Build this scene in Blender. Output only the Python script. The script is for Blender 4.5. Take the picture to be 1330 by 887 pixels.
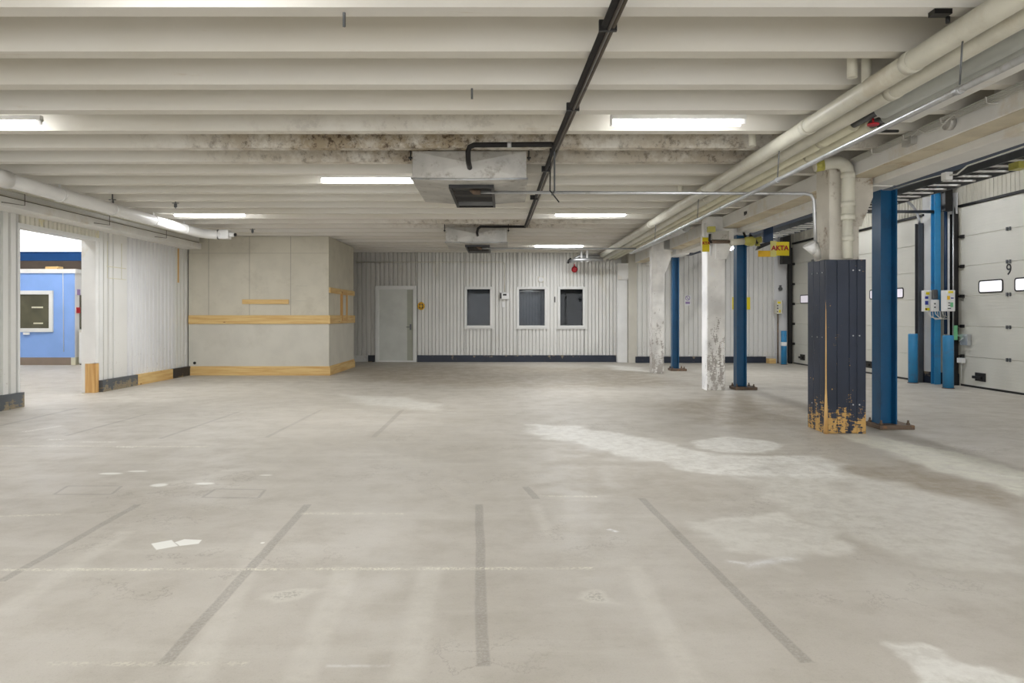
import bpy, bmesh, math, random
from mathutils import Vector, Matrix
random.seed(7)
for o in list(bpy.data.objects): bpy.data.objects.remove(o)
SC = bpy.context.scene
COL = SC.collection
# ---------------------------------------------------------------- camera, world, exposure
F = 887.0; CX = 655.0; CY = 410.0; CH = 1.3          # focal length in px (1330x887), vanishing point, eye height
cam = bpy.data.cameras.new('camera'); camo = bpy.data.objects.new('camera', cam); COL.objects.link(camo)
camo.location = (0, 0, CH); camo.rotation_euler = (math.pi/2, 0, 0)
cam.sensor_fit = 'HORIZONTAL'; cam.sensor_width = 36; cam.lens = 36*F/1330
cam.shift_x = (665-CX)/1330; cam.shift_y = (CY-443.5)/1330
cam.clip_start = .05; cam.clip_end = 200
SC.camera = camo
w = bpy.data.worlds.new('world'); SC.world = w; w.use_nodes = True
w.node_tree.nodes['Background'].inputs[0].default_value = (.75, .85, 1, 1)
w.node_tree.nodes['Background'].inputs[1].default_value = 1.0
SC.view_settings.view_transform = 'Standard'; SC.view_settings.look = 'None'
SC.view_settings.exposure = 1.0; SC.view_settings.gamma = 1; SC.view_settings.use_curve_mapping = False
FRONT_FILL = 1.7          # glow of the fill panel added behind the viewpoint
TUBE = 7.0          # strength of the hall's fluorescent tubes
TUBE_DOCK = 20.0
LAMP_NEAR, LAMP_FAR, LAMP_DOCK = 16.0, 32.0, 15.0     # downward watts of one tube lamp
TUBE_ANNEX = 160.0

# ---------------------------------------------------------------- node helpers
GAIN = 1.32
def lin(c):
    r = []
    for v in c:
        v = (v/255)/12.92 if v/255 <= .04045 else ((v/255+.055)/1.055)**2.4
        v *= GAIN; r.append(v/(1+(v/.9)**5)**.2)
    return tuple(r)+(1,)
class NT:
    def __init__(s, name):
        s.m = bpy.data.materials.new(name); s.m.use_nodes = True; s.t = s.m.node_tree
        s.b = s.t.nodes['Principled BSDF']; s._p = None
    def n(s, typ, **k):
        nd = s.t.nodes.new(typ)
        for a, v in k.items(): setattr(nd, a, v)
        return nd
    def lk(s, a, b): s.t.links.new(a, b)
    def put(s, sock, v):
        if isinstance(v, bpy.types.NodeSocket): s.lk(v, sock)
        else: sock.default_value = v
    @property
    def P(s):
        if s._p is None:
            s._p = s.n('ShaderNodeNewGeometry').outputs['Position']
        return s._p
    def math(s, op, a, b=0.0, c=0.0, clamp=False):
        nd = s.n('ShaderNodeMath', operation=op); nd.use_clamp = clamp
        s.put(nd.inputs[0], a); s.put(nd.inputs[1], b)
        if op in ('MULTIPLY_ADD', 'SMOOTH_MIN', 'SMOOTH_MAX'): s.put(nd.inputs[2], c)
        return nd.outputs[0]
    def vm(s, op, a, b=(0, 0, 0)):
        nd = s.n('ShaderNodeVectorMath', operation=op); s.put(nd.inputs[0], a)
        if op == 'SCALE': s.put(nd.inputs['Scale'], b)
        else: s.put(nd.inputs[1], b)
        return nd.outputs['Value'] if op in ('DOT_PRODUCT', 'LENGTH') else nd.outputs['Vector']
    def noise(s, scale, detail=4, rough=.55, vec=None, stretch=None):
        v = vec if vec is not None else s.P
        if stretch: v = s.vm('MULTIPLY', v, stretch)
        nd = s.n('ShaderNodeTexNoise'); nd.inputs['Scale'].default_value = scale
        nd.inputs['Detail'].default_value = detail; nd.inputs['Roughness'].default_value = rough
        s.lk(v, nd.inputs['Vector']); return nd.outputs[0]
    def mr(s, v, a, b, c=0.0, d=1.0, smooth=True):
        nd = s.n('ShaderNodeMapRange'); nd.interpolation_type = 'SMOOTHSTEP' if smooth else 'LINEAR'
        s.put(nd.inputs[0], v)
        for i, x in enumerate((a, b, c, d)): nd.inputs[1+i].default_value = x
        return nd.outputs[0]
    def mix(s, f, a, b):
        nd = s.n('ShaderNodeMix', data_type='RGBA'); s.put(nd.inputs[0], f)
        s.put(nd.inputs[6], a); s.put(nd.inputs[7], b); return nd.outputs[2]
    def bump(s, h, strength=.2, dist=.01):
        nd = s.n('ShaderNodeBump'); nd.inputs['Strength'].default_value = strength
        nd.inputs['Distance'].default_value = dist; s.lk(h, nd.inputs['Height']); s.lk(nd.outputs[0], s.b.inputs['Normal'])
    def done(s, col, rough=.6, metal=0.0):
        s.put(s.b.inputs['Base Color'], col); s.put(s.b.inputs['Roughness'], rough); s.put(s.b.inputs['Metallic'], metal)
        return s.m
def paint(name, rgb, rough=.5, var=.06, dirt=None, dirt_amt=.0, dscale=3, metal=0.0, bump=.1):
    t = NT(name); n1 = t.noise(2.3, 5); n2 = t.noise(30, 3)
    c = lin(rgb); d = tuple(x*(1-var*2.5) for x in c[:3])+(1,)
    col = t.mix(t.mr(n1, .35, .7), c, d)
    if dirt: col = t.mix(t.math('MULTIPLY', t.mr(t.noise(dscale, 8, .7), .52, .68), dirt_amt), col, lin(dirt))
    t.bump(n2, bump, .004)
    return t.done(col, rough, metal)
def emit(name, rgb, strength):
    t = NT(name); t.b.inputs['Emission Color'].default_value = lin(rgb); t.b.inputs['Emission Strength'].default_value = strength
    return t.done(lin(rgb), .5)
def wood(name, rgb, dark, axis=0, rough=.6):
    t = NT(name); st = [14, 14, 14]; st[axis] = .8
    g = t.noise(1.6, 5, .6, stretch=tuple(st)); k = t.noise(1.3, 2, .5)
    col = t.mix(t.mr(g, .35, .7), lin(rgb), lin(dark))
    vo = t.n('ShaderNodeTexVoronoi'); s2 = [5, 5, 5]; s2[axis] = 1.7
    t.lk(t.vm('MULTIPLY', t.P, tuple(s2)), vo.inputs['Vector']); vo.inputs['Scale'].default_value = 1
    col = t.mix(t.mr(vo.outputs['Distance'], .07, .04), col, lin((110, 70, 35)))
    t.bump(g, .15, .004); return t.done(col, rough)
def worn(name, base, under, zlo=.0, zhi=.25, amt=.5, scale=9, edges=False, rough=.45, under2=None):
    """paint chipped through to what is under it, most at the foot"""
    t = NT(name); n1 = t.noise(scale, 8, .65, stretch=(1, 1, .35)); n2 = t.noise(scale*2.2, 6, .6, stretch=(.5, .5, 2.5))
    sep = t.n('ShaderNodeSeparateXYZ'); t.lk(t.P, sep.inputs[0]); z = sep.outputs[2]
    low = t.mr(z, zhi, zlo)
    h = t.math('ADD', t.math('MULTIPLY_ADD', n1, .6, 0.0), t.math('MULTIPLY', n2, .4))
    th = t.math('MULTIPLY_ADD', low, amt*.3, -.63)
    mk = t.mr(t.math('ADD', h, th), 0.0, .02)
    col = t.mix(t.mr(t.noise(1.7, 4), .3, .7), lin(base), tuple(x*1.5 for x in lin(base)[:3])+(1,))
    u = t.mix(n2, lin(under), lin(under2 or under))
    col = t.mix(mk, col, u); t.bump(t.math('SUBTRACT', n1, mk), .25, .006)
    return t.done(col, rough)

M = {}
M['ribwhite'] = None
M['white'] = paint('white_painted_metal', (222, 221, 216), .45, .03)
M['cream'] = paint('cream_painted_pipe', (206, 202, 184), .42, .06, (150, 130, 95), .3, 2)
M['cream2'] = paint('yellowed_painted_pipe', (192, 187, 162), .45, .06, (140, 120, 80), .3, 2)
M['bluegrey'] = paint('bluegrey_lagged_pipe', (186, 190, 184), .6, .05)
M['pipewhite'] = paint('white_pipe', (226, 224, 218), .28, .03)
M['galv'] = paint('galvanised_steel', (178, 180, 182), .36, .1, (120, 116, 108), .5, 6, .75)
M['galvdull'] = paint('dull_zinc_sheet', (176, 174, 168), .5, .12, (105, 95, 82), .55, 7, .35)
M['steel'] = paint('dark_steel', (96, 98, 100), .4, .1, metal=.6)
M['black'] = paint('black_metal', (17, 16, 16), .45, .1)
M['blackpipe'] = paint('black_lagging', (20, 17, 16), .7, .15)
M['brownpipe'] = paint('weathered_conduit', (84, 76, 66), .5, .1, (45, 38, 32), .6, 8, .3)
M['rust'] = paint('rusty_plate', (104, 88, 74), .7, .15, (150, 110, 70), .5, 12)
M['blue'] = paint('deep_blue_steel_paint', (6, 76, 116), .35, .06, (8, 45, 75), .3, 4)
M['bollard'] = paint('bright_blue_bollard_paint', (46, 124, 172), .4, .06, (90, 60, 60), .25, 6)
M['bluedark'] = paint('darkened_blue_steel', (22, 48, 78), .5, .08)  # darker blue; on the dock beam it holds the unlit look
M['yellow'] = paint('yellow_sign', (235, 196, 20), .4, .03)
M['amber'] = paint('amber_sign', (232, 165, 30), .4, .03)
M['clearfilm'] = paint('faded_yellow_film', (212, 200, 120), .2, .03)
M['redtext'] = paint('dark_red_lettering', (150, 20, 25), .5, .02)
M['red'] = paint('red_plastic', (176, 22, 36), .3, .03)
M['ink'] = paint('black_lettering', (28, 28, 30), .5, .02)
M['blueinkk'] = paint('blue_switch', (40, 50, 130), .4, .02)
M['greenpl'] = paint('green_label', (110, 180, 130), .5, .02)
M['purple'] = paint('violet_print', (140, 120, 165), .5, .02)
M['paper'] = paint('white_print', (225, 225, 222), .6, .02)
M['doorleaf'] = paint('pale_green_grey_door', (190, 192, 184), .45, .04, (170, 160, 165), .5, 1.1)
M['doorstrip'] = paint('grey_green_door_edge', (150, 152, 138), .45, .04)
M['frame'] = paint('white_window_frame', (214, 214, 208), .4, .03)
M['board'] = paint('greige_wallboard', (186, 180, 164), .75, .035, (150, 142, 125), .25, 2.2)
M['boardlow'] = paint('light_grey_wallboard', (186, 182, 170), .7, .03, (160, 155, 140), .2, 2)
M['seam'] = paint('board_seam', (150, 145, 132), .8, .03)
M['pine'] = wood('pine_board_along_x', (206, 172, 116), (182, 142, 86), 0)
M['piney'] = wood('pine_board_along_y', (206, 172, 116), (182, 142, 86), 1)
M['pinez'] = wood('pine_board_upright', (198, 158, 102), (170, 126, 72), 2)
M['skirt'] = worn('navy_skirting', (26, 32, 44), (150, 135, 110), .25, .0, .32, 6, under2=(90, 80, 70))
M['skirt2'] = worn('scuffed_grey_skirting', (70, 74, 78), (160, 145, 115), 0, .3, .6, 6, under2=(70, 65, 60))
M['skirtdark'] = worn('dark_skirting', (24, 27, 34), (120, 100, 70), 0, .1, .4, 7)
M['guard'] = worn('navy_guard_paint', (25, 32, 46), (190, 155, 96), -.02, .6, .54, 13, under2=(160, 120, 60))
M['peel'] = worn('peeling_white_column_paint', (200, 198, 194), (146, 140, 134), .0, 2.2, .50, 15, under2=(176, 171, 165), rough=.7)
M['peelbright'] = worn('bright_white_column_paint', (228, 228, 230), (120, 112, 104), .0, 1.5, .2, 9, rough=.6)
M['dirtycol'] = paint('dirty_white_concrete', (200, 193, 180), .75, .08, (112, 90, 62), .95, 4.0)
M['beam'] = paint('white_painted_beam', (226, 223, 215), .7, .03, (186, 170, 140), .4, 1.6)
M['beamdirty'] = paint('stained_beam', (198, 186, 162), .75, .08, (150, 122, 84), .7, 1.8)
M['dockdoor'] = None
M['number'] = M['ink']
M['dockwall'] = paint('grey_beige_sheet', (176, 172, 158), .55, .04)
M['dockroof'] = paint('dark_dock_roof', (70, 70, 72), .8, .06)
M['cabinblue'] = paint('cornflower_blue_panel', (118, 150, 214), .5, .03)
M['annexwhite'] = paint('white_hall_wall', (228, 228, 226), .6, .02)
M['annexbrown'] = paint('brown_grey_hall_wall', (118, 104, 92), .7, .05)
M['annexbeam'] = paint('blue_crane_beam', (44, 96, 160), .4, .04)
M['cable'] = paint('white_cable', (200, 198, 190), .5, .02)
M['darkroom'] = paint('dark_room_wall', (66, 70, 78), .7, .05)
M['blinds'] = paint('grey_blue_blind', (96, 102, 112), .7, .05)
M['ylamp'] = paint('greenish_yellow_plastic', (176, 170, 84), .4, .1, (90, 90, 50), .4, 20)
t = NT('dark_glass'); t.b.inputs['Transmission Weight'].default_value = 1; t.b.inputs['IOR'].default_value = 1.25
M['glass'] = t.done(lin((190, 200, 210)), .03)
t = NT('smoky_cabin_glass'); M['cabinglass'] = t.done(t.mix(t.mr(t.noise(2, 2), .3, .7), lin((86, 84, 68)), lin((70, 68, 56))), .12)
M['tube'] = emit('fluorescent_tube', (238, 242, 255), TUBE)
M['tubedock'] = emit('dock_tube', (238, 242, 255), TUBE_DOCK)
M['tubeannex'] = emit('annex_tube', (240, 244, 255), TUBE_ANNEX)
M['daylight'] = emit('frosted_daylight_pane', (232, 232, 248), .45)
M['daylightdim'] = emit('dim_daylight_pane', (205, 198, 210), .26)
M['frontfill'] = emit('front_fill_glow', (240, 242, 250), FRONT_FILL)  # emission of the unseen fill panel, not a known window
M['upperglow'] = emit('white_band_glow', (245, 250, 255), 1.6)

# ceiling paint: off white, with brown staining round the two heater units
t = NT('ceiling_paint')
n1 = t.noise(1.4, 4, stretch=(.4, 1, 1)); n2 = t.noise(9, 8, .75); n3 = t.noise(45, 2)
col = t.mix(t.mr(n1, .3, .75), lin((217, 212, 201)), lin((204, 198, 185)))
def blob(x, y, rx, ry):
    v = t.vm('MULTIPLY', t.vm('SUBTRACT', t.P, (x, y, 3.1)), (1/rx, 1/ry, .3)); return t.vm('LENGTH', v)
st = t.math('MAXIMUM', t.mr(blob(-.9, 7.2, 3.3, 1.0), 1.05, .3), t.math('MULTIPLY', t.mr(blob(2.3, 7.3, 2.1, .9), 1.05, .3), .75))
st = t.math('MAXIMUM', st, t.math('MULTIPLY', t.mr(blob(-.3, 13.1, 2.8, .6), 1.1, .3), .8))
patch = t.math('MULTIPLY', st, t.mr(t.noise(3.2, 8, .7), .34, .6))
col = t.mix(t.math('MULTIPLY', patch, .75), col, lin((124, 104, 66)))
col = t.mix(t.math('MULTIPLY', t.math('MULTIPLY', patch, t.mr(n2, .50, .60)), .9), col, lin((62, 46, 32)))
col = t.mix(t.math('MULTIPLY', t.mr(t.noise(2.6, 8, .7, stretch=(.5, 3, 3)), .62, .74), .35), col, lin((170, 152, 124)))
t.bump(n3, .12, .004)
M['ribwhite'] = t.done(col, .75)

# corrugated sheet
def sheet(name, rgb, dirt, amt, sc=1.2):
    t = NT(name); n1 = t.noise(sc, 7, .65, stretch=(1, 1, .5)); n2 = t.noise(.6, 3)
    col = t.mix(t.mr(n2, .3, .7), lin(rgb), tuple(x*.9 for x in lin(rgb)[:3])+(1,))
    col = t.mix(t.math('MULTIPLY', t.mr(n1, .56, .72), amt), col, lin(dirt))
    sep = t.n('ShaderNodeSeparateXYZ'); t.lk(t.P, sep.inputs[0])
    col = t.mix(t.math('MULTIPLY', t.mr(t.math('ADD', t.noise(18, 4, .7), t.mr(sep.outputs[2], 1.2, .1, 0, .1)), .70, .74), .3), col, lin((120, 105, 85)))
    return t.done(col, .45)
M['sheet'] = sheet('cream_corrugated_sheet', (215, 213, 205), (190, 183, 164), .6)
M['sheetgrey'] = sheet('dusty_corrugated_sheet', (190, 187, 180), (140, 134, 122), .6)
M['sheetwhite'] = sheet('white_corrugated_sheet', (226, 226, 226), (204, 200, 190), .5)
M['sheetyellow'] = sheet('yellowed_corrugated_sheet', (214, 208, 190), (226, 196, 90), .75, 3.0)

# sectional door skin: fine horizontal lines
t = NT('sectional_door_skin')
sep = t.n('ShaderNodeSeparateXYZ'); t.lk(t.P, sep.inputs[0])
fr = t.math('FRACT', t.math('MULTIPLY', sep.outputs[2], 1/.055))
ln = t.mr(fr, .86, .93)
col = t.mix(t.mr(t.noise(.9, 3), .3, .7), lin((197, 195, 184)), lin((188, 186, 176)))
t.bump(ln, .5, .003); t.put(t.b.inputs['Base Color'], col)
M['dockdoor'] = t.done(col, .5)

# ---------------------------------------------------------------- floor material
def fl(px, py):
    Y = CH*F/(py-CY); return ((px-CX)*Y/F, Y)
t = NT('worn_concrete_floor')
P2 = t.vm('MULTIPLY', t.P, (1, 1, 0))
wn = t.n('ShaderNodeTexNoise'); wn.inputs['Scale'].default_value = 2.2; wn.inputs['Detail'].default_value = 5; t.lk(P2, wn.inputs['Vector'])
warp = t.vm('SUBTRACT', wn.outputs['Color'], (.5, .5, .5))
PW = t.vm('ADD', P2, t.vm('SCALE', warp, .6))     # for spills
PS = t.vm('ADD', P2, t.vm('SCALE', warp, .02))     # for tape lines
def poly(pts, soft, pw=None):
    pts = [fl(*p) for p in pts]
    A = sum(pts[i][0]*pts[(i+1) % len(pts)][1]-pts[(i+1) % len(pts)][0]*pts[i][1] for i in range(len(pts)))
    if A < 0: pts = pts[::-1]
    d = None
    for i in range(len(pts)):
        (x0, y0), (x1, y1) = pts[i], pts[(i+1) % len(pts)]
        L = math.hypot(x1-x0, y1-y0)
        if L < 1e-4: continue
        nx, ny = -(y1-y0)/L, (x1-x0)/L
        e = t.math('SUBTRACT', t.vm('DOT_PRODUCT', pw or PW, (nx, ny, 0)), nx*x0+ny*y0)
        d = e if d is None else t.math('MINIMUM', d, e)
    return t.mr(d, -soft, soft)
def strip(a, b, wd, soft=.006, pw=None):
    (x0, y0), (x1, y1) = fl(*a), fl(*b); L = math.hypot(x1-x0, y1-y0); u = ((x1-x0)/L, (y1-y0)/L)
    mx, my = (x0+x1)/2, (y0+y1)/2
    pw = pw or PS
    du = t.math('SUBTRACT', t.math('ABSOLUTE', t.math('SUBTRACT', t.vm('DOT_PRODUCT', pw, (u[0], u[1], 0)), u[0]*mx+u[1]*my)), L/2)
    dv = t.math('SUBTRACT', t.math('ABSOLUTE', t.math('SUBTRACT', t.vm('DOT_PRODUCT', pw, (-u[1], u[0], 0)), -u[1]*mx+u[0]*my)), wd/2)
    return t.mr(t.math('MAXIMUM', du, dv), soft, -soft)
def ell(c, rx, ry, soft=.15, pw=None, ring=None):
    x, y = fl(*c)
    L = t.vm('LENGTH', t.vm('MULTIPLY', t.vm('SUBTRACT', pw or PW, (x, y, 0)), (1/rx, 1/ry, 0)))
    if ring: L = t.math('ADD', t.math('ABSOLUTE', t.math('SUBTRACT', L, 1.0)), 1-ring)
    return t.mr(L, 1+soft, 1-soft)
def mx(masks):
    r = masks[0]
    for m in masks[1:]: r = t.math('MAXIMUM', r, m)
    return r
def amt(m, k, tex=None):
    r = t.math('MULTIPLY', m, k)
    return t.math('MULTIPLY', r, tex) if tex is not None else r
nb = t.noise(.55, 6, .62, P2); nm = t.noise(3.2, 7, .65, P2); nf = t.noise(40, 4, .7, P2); ns = t.noise(1.1, 5, .6, P2, stretch=(.5, 3.2, 1))
col = t.mix(t.mr(nb, .3, .7), lin((169, 163, 153)), lin((156, 150, 139)))
col = t.mix(t.math('MULTIPLY', t.mr(nm, .42, .75), .38), col, lin((140, 133, 121)))
col = t.mix(t.math('MULTIPLY', t.mr(ns, .5, .7), .35), col, lin((181, 176, 166)))
col = t.mix(t.math('MULTIPLY', t.mr(nf, .55, .75), .25), col, lin((120, 113, 102)))
sp2 = t.noise(130, 3, .8, P2); col = t.mix(t.math('MULTIPLY', t.mr(sp2, .5, .68), .22), col, lin((126, 118, 105)))
ck = t.math('ABSOLUTE', t.math('SUBTRACT', t.noise(.9, 9, .7, P2), .5)); col = t.mix(t.math('MULTIPLY', t.math('MULTIPLY', t.mr(ck, .008, .0), t.mr(t.noise(.7, 2, .5, P2), .5, .6)), .4), col, lin((105, 96, 84)))
tex = t.math('MULTIPLY', t.mr(nm, .25, .55, .4, 1.0), t.mr(t.noise(9, 8, .75, P2), .35, .6, .45, 1.0))
PW2 = t.vm('ADD', P2, t.vm('SCALE', warp, .12))
# broad darker wear
dk = mx([poly([(560, 474), (800, 478), (900, 500), (700, 505), (470, 495), (470, 480)], .5),
         poly([(860, 525), (960, 512), (1060, 535), (1050, 553), (930, 552)], .3),
         amt(poly([(1105, 608), (1180, 600), (1330, 645), (1330, 665), (1200, 645)], .12), 1.0),
         amt(poly([(700, 570), (860, 606), (960, 640), (900, 668), (760, 640)], .15), .35)])
col = t.mix(amt(dk, .75, tex), col, lin((134, 123, 105)))
# pale repairs and worn areas
soft_light = mx([poly([(930, 625), (1110, 612), (1330, 672), (1330, 745), (1150, 735), (1040, 670)], .10),
                 poly([(893, 676), (1010, 664), (1100, 690), (1030, 735), (930, 712)], .07),
                 amt(poly([(440, 512), (520, 516), (578, 527), (560, 532), (480, 526)], .15), 1.0),
                 amt(poly([(1130, 730), (1330, 745), (1330, 800), (1180, 790)], .2), .5)])
col = t.mix(amt(soft_light, .62, tex), col, lin((204, 200, 189)))
pale = mx([poly([(687, 550), (745, 552), (935, 590), (965, 622), (870, 604), (690, 565)], .07),
           poly([(915, 590), (1060, 592), (1106, 606), (1080, 622), (940, 618)], .08),
           ell((957, 577), .43, .42), poly([(790, 474), (830, 477), (845, 483), (800, 480)], .2),
           poly([(1122, 826), (1180, 838), (1345, 828), (1345, 900), (1128, 900), (1150, 862)], .03)])
col = t.mix(amt(pale, .8, tex), col, lin((219, 215, 203)))
yel = poly([(1085, 564), (1160, 562), (1250, 588), (1340, 604), (1340, 645), (1200, 604)], .07)
col = t.mix(amt(yel, .7, tex), col, lin((212, 209, 188)))
# pale tyre lanes running away from the camera
lane = mx([strip((250, 887), (345, 690), .11, .03), strip((385, 887), (452, 735), .12, .03), strip((525, 887), (560, 735), .12, .03),
           strip((0, 798), (165, 690), .1, .03), strip((820, 735), (900, 887), .1, .03), strip((695, 655), (712, 695), .07, .03)])
col = t.mix(amt(lane, .32, tex), col, lin((200, 194, 182)))
# dark strips of old tape
tape = mx([strip((210, 865), (400, 655), .055), strip((627, 865), (622, 655), .052), strip((1048, 860), (833, 647), .052),
           strip((0, 755), (180, 655), .05), strip((682, 632), (697, 648), .055)])
col = t.mix(amt(tape, .55, t.mr(t.noise(70, 5, .8, P2), .35, .6, .35, 1.0)), col, lin((112, 106, 98)))
tape2 = mx([strip((310, 535), (207, 570), .05), strip((418, 532), (346, 568), .05), strip((523, 532), (485, 568), .06), strip((190, 538), (85, 566), .05),
            strip((100, 530), (0, 553), .06)])
col = t.mix(amt(tape2, .36), col, lin((112, 106, 98)))
out = mx([strip(a, b, .022) for a, b in [((70, 642), (145, 642)), ((88, 631), (155, 631)), ((145, 642), (158, 631)), ((70, 642), (88, 631)),
          ((262, 646), (335, 647)), ((280, 635), (345, 636)), ((335, 647), (345, 636)), ((262, 646), (280, 635))]])
col = t.mix(amt(out, .4), col, lin((110, 104, 96)))
# speckled remains of pale cross lines
spk = t.mr(t.noise(60, 4, .7, P2), .44, .56)
cross = mx([strip((-40, 740), (770, 738), .035, .012), amt(strip((60, 862), (320, 862), .03, .012), .6), amt(strip((390, 667), (525, 667), .04, .012), .8),
            amt(strip((0, 579), (270, 580), .05, .02), .9), amt(strip((-20, 671), (80, 668), .04, .012), .8), amt(strip((700, 644), (775, 645), .03, .01), .8), amt(strip((300, 531), (660, 533), .05, .02), .6)])
col = t.mix(amt(cross, .75, t.math('MULTIPLY', spk, t.mr(t.noise(7, 6, .7, P2), .35, .6, .15, 1.0))), col, lin((216, 210, 186)))
# rings left by posts
col = t.mix(amt(mx([ell((371, 781), .085, .08, .35), ell((773, 779), .075, .075, .35)]), .35), col, lin((205, 200, 186)))
col = t.mix(amt(mx([ell((371, 781), .055, .05, .3), ell((773, 779), .045, .05, .3)]), .45, spk), col, lin((110, 104, 92)))
# white paint patches
wp = mx([poly([(197, 706), (224, 701), (232, 709), (204, 714)], .004, PS), poly([(228, 704), (240, 700), (262, 701), (258, 706), (234, 709)], .004, PS),
         amt(ell((144, 615), .09, .035, .3, PS), .8), amt(ell((179, 612), .08, .03, .3, PS), .7), amt(ell((206, 630), .06, .05, .3, PS), .85), amt(ell((266, 628), .07, .035, .3, PS), .85),
         amt(ell((346, 617), .05, .02, .3, PS), .6), ell((341, 705), .012, .012, .3, PS)])
col = t.mix(amt(wp, .9), col, lin((236, 232, 215)))
wp2 = mx([strip((30, 561), (80, 553), .08, .03), strip((62, 571), (84, 571), .07, .02), strip((105, 574), (150, 574), .05, .02), strip((150, 580), (175, 581), .07, .02),
          strip((580, 536), (592, 536), .05, .02), strip((1285, 616), (1330, 621), .06, .02)])
col = t.mix(amt(wp2, .6, spk), col, lin((226, 222, 205)))
scuff = mx([strip((946, 730), (978, 734), .02, .03, PW2), strip((970, 735), (1030, 726), .03, .05, PW2), strip((790, 687), (803, 691), .03, .01), amt(strip((425, 865), (505, 865), .012, .012), .5)])
col = t.mix(amt(scuff, .8, t.mr(t.noise(14, 7, .75, P2), .35, .6, .1, 1.0)), col, lin((232, 232, 234)))
t.bump(t.math('ADD', nf, t.math('MULTIPLY', nm, .6)), .18, .004)
M['floor'] = t.done(col, t.mr(nm, .3, .7, .42, .62))

# ---------------------------------------------------------------- mesh helpers
class MB:
    def __init__(s): s.bm = bmesh.new()
    def face(s, vs):
        try: return s.bm.faces.new([s.bm.verts.new(v) for v in vs])
        except ValueError: pass
    def hexa(s, b, tp):
        vb = [s.bm.verts.new(v) for v in b]; vt = [s.bm.verts.new(v) for v in tp]; n = len(b)
        s.bm.faces.new(vb[::-1]); s.bm.faces.new(vt)
        for i in range(n): s.bm.faces.new([vb[i], vb[(i+1) % n], vt[(i+1) % n], vt[i]])
        return s
    def box(s, x0, y0, z0, x1, y1, z1):
        x0, x1 = sorted((x0, x1)); y0, y1 = sorted((y0, y1)); z0, z1 = sorted((z0, z1))
        return s.hexa([(x0, y0, z0), (x1, y0, z0), (x1, y1, z0), (x0, y1, z0)], [(x0, y0, z1), (x1, y0, z1), (x1, y1, z1), (x0, y1, z1)])
    def obox(s, a, b, th, z0, z1, off=0.0):
        """upright box along the plan line a-b, thickness th to the right-hand side from offset off"""
        dx, dy = b[0]-a[0], b[1]-a[1]; L = math.hypot(dx, dy); nx, ny = dy/L, -dx/L
        q = [(a[0]+nx*off, a[1]+ny*off), (b[0]+nx*off, b[1]+ny*off), (b[0]+nx*(off+th), b[1]+ny*(off+th)), (a[0]+nx*(off+th), a[1]+ny*(off+th))]
        return s.hexa([(x, y, z0) for x, y in q], [(x, y, z1) for x, y in q])
    def prism(s, pts, axis, a, b):
        """polygon pts in the plane across axis, swept from a to b"""
        def mk(p, v): return {'x': (v, p[0], p[1]), 'y': (p[0], v, p[1]), 'z': (p[0], p[1], v)}[axis]
        return s.hexa([mk(p, a) for p in pts], [mk(p, b) for p in pts])
    def tube(s, path, r, seg=12, cap=True):
        path = [Vector(p) for p in path]; rings = []; up = None
        for i, p in enumerate(path):
            d = ((path[min(i+1, len(path)-1)]-p).normalized()+(p-path[max(i-1, 0)]).normalized()).normalized()
            if up is None: up = Vector((0, 0, 1)) if abs(d.z) < .9 else Vector((1, 0, 0))
            u = d.cross(up).normalized(); up = u.cross(d).normalized()
            rr = r[i] if isinstance(r, (list, tuple)) else r
            rings.append([s.bm.verts.new(p+u*rr*math.cos(2*math.pi*k/seg)+up*rr*math.sin(2*math.pi*k/seg)) for k in range(seg)])
        for a, b in zip(rings, rings[1:]):
            for k in range(seg):
                f = s.bm.faces.new([a[k], a[(k+1) % seg], b[(k+1) % seg], b[k]]); f.smooth = True
        if cap: s.bm.faces.new(rings[0][::-1]); s.bm.faces.new(rings[-1])
        return s
    def disc(s, c, axis, r, th, seg=20):
        d = {'x': Vector((th/2, 0, 0)), 'y': Vector((0, th/2, 0)), 'z': Vector((0, 0, th/2))}[axis]; c = Vector(c)
        return s.tube([c-d, c+d], r, seg)
    def frame(s, axis, c, u0, u1, z0, z1, wd, a, b):
        """picture-frame of four bars in the plane across axis"""
        for (p, q, r_, t_) in ((u0, z0, u1, z0+wd), (u0, z1-wd, u1, z1), (u0, z0+wd, u0+wd, z1-wd), (u1-wd, z0+wd, u1, z1-wd)):
            if axis == 'y': s.box(p, a, q, r_, b, t_)
            else: s.box(a, p, q, b, r_, t_)
        return s
def origin(o):
    v = Vector((0, 0, 0))
    while o is not None: v += o.location; o = o.parent
    return v
def put(name, mb, mat, parent=None, at=None, label=None, bevel=0, smooth=False):
    """one mesh object; world coordinates are re-based on the parent's origin (or on at)"""
    off = origin(parent) if parent is not None else Vector(at or (0, 0, 0))
    bmesh.ops.recalc_face_normals(mb.bm, faces=mb.bm.faces)
    for v in mb.bm.verts: v.co -= off
    me = bpy.data.meshes.new(name); mb.bm.to_mesh(me); mb.bm.free()
    me.materials.append(M[mat] if isinstance(mat, str) else mat)
    o = bpy.data.objects.new(name, me); COL.objects.link(o)
    if parent is not None: o.parent = parent
    else: o.location = off
    if label: o['label'] = label
    if bevel:
        b = o.modifiers.new('bevel', 'BEVEL'); b.width = bevel; b.segments = 2; b.limit_method = 'ANGLE'
    return o
def tag(o, label, cat, group=None, kind=None):
    o['label'] = label; o['category'] = cat
    if group: o['group'] = group
    if kind: o['kind'] = kind
    return o
def thing(name, loc, label, cat, group=None):
    o = bpy.data.objects.new(name, None); o.empty_display_size = .1; COL.objects.link(o); o.location = loc
    return tag(o, label, cat, group)
def struct(o, label=None):
    o['kind'] = 'structure'
    if label: o['label'] = label
    return o
def children(o): return [c for c in bpy.data.objects if c.parent is o]
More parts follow.
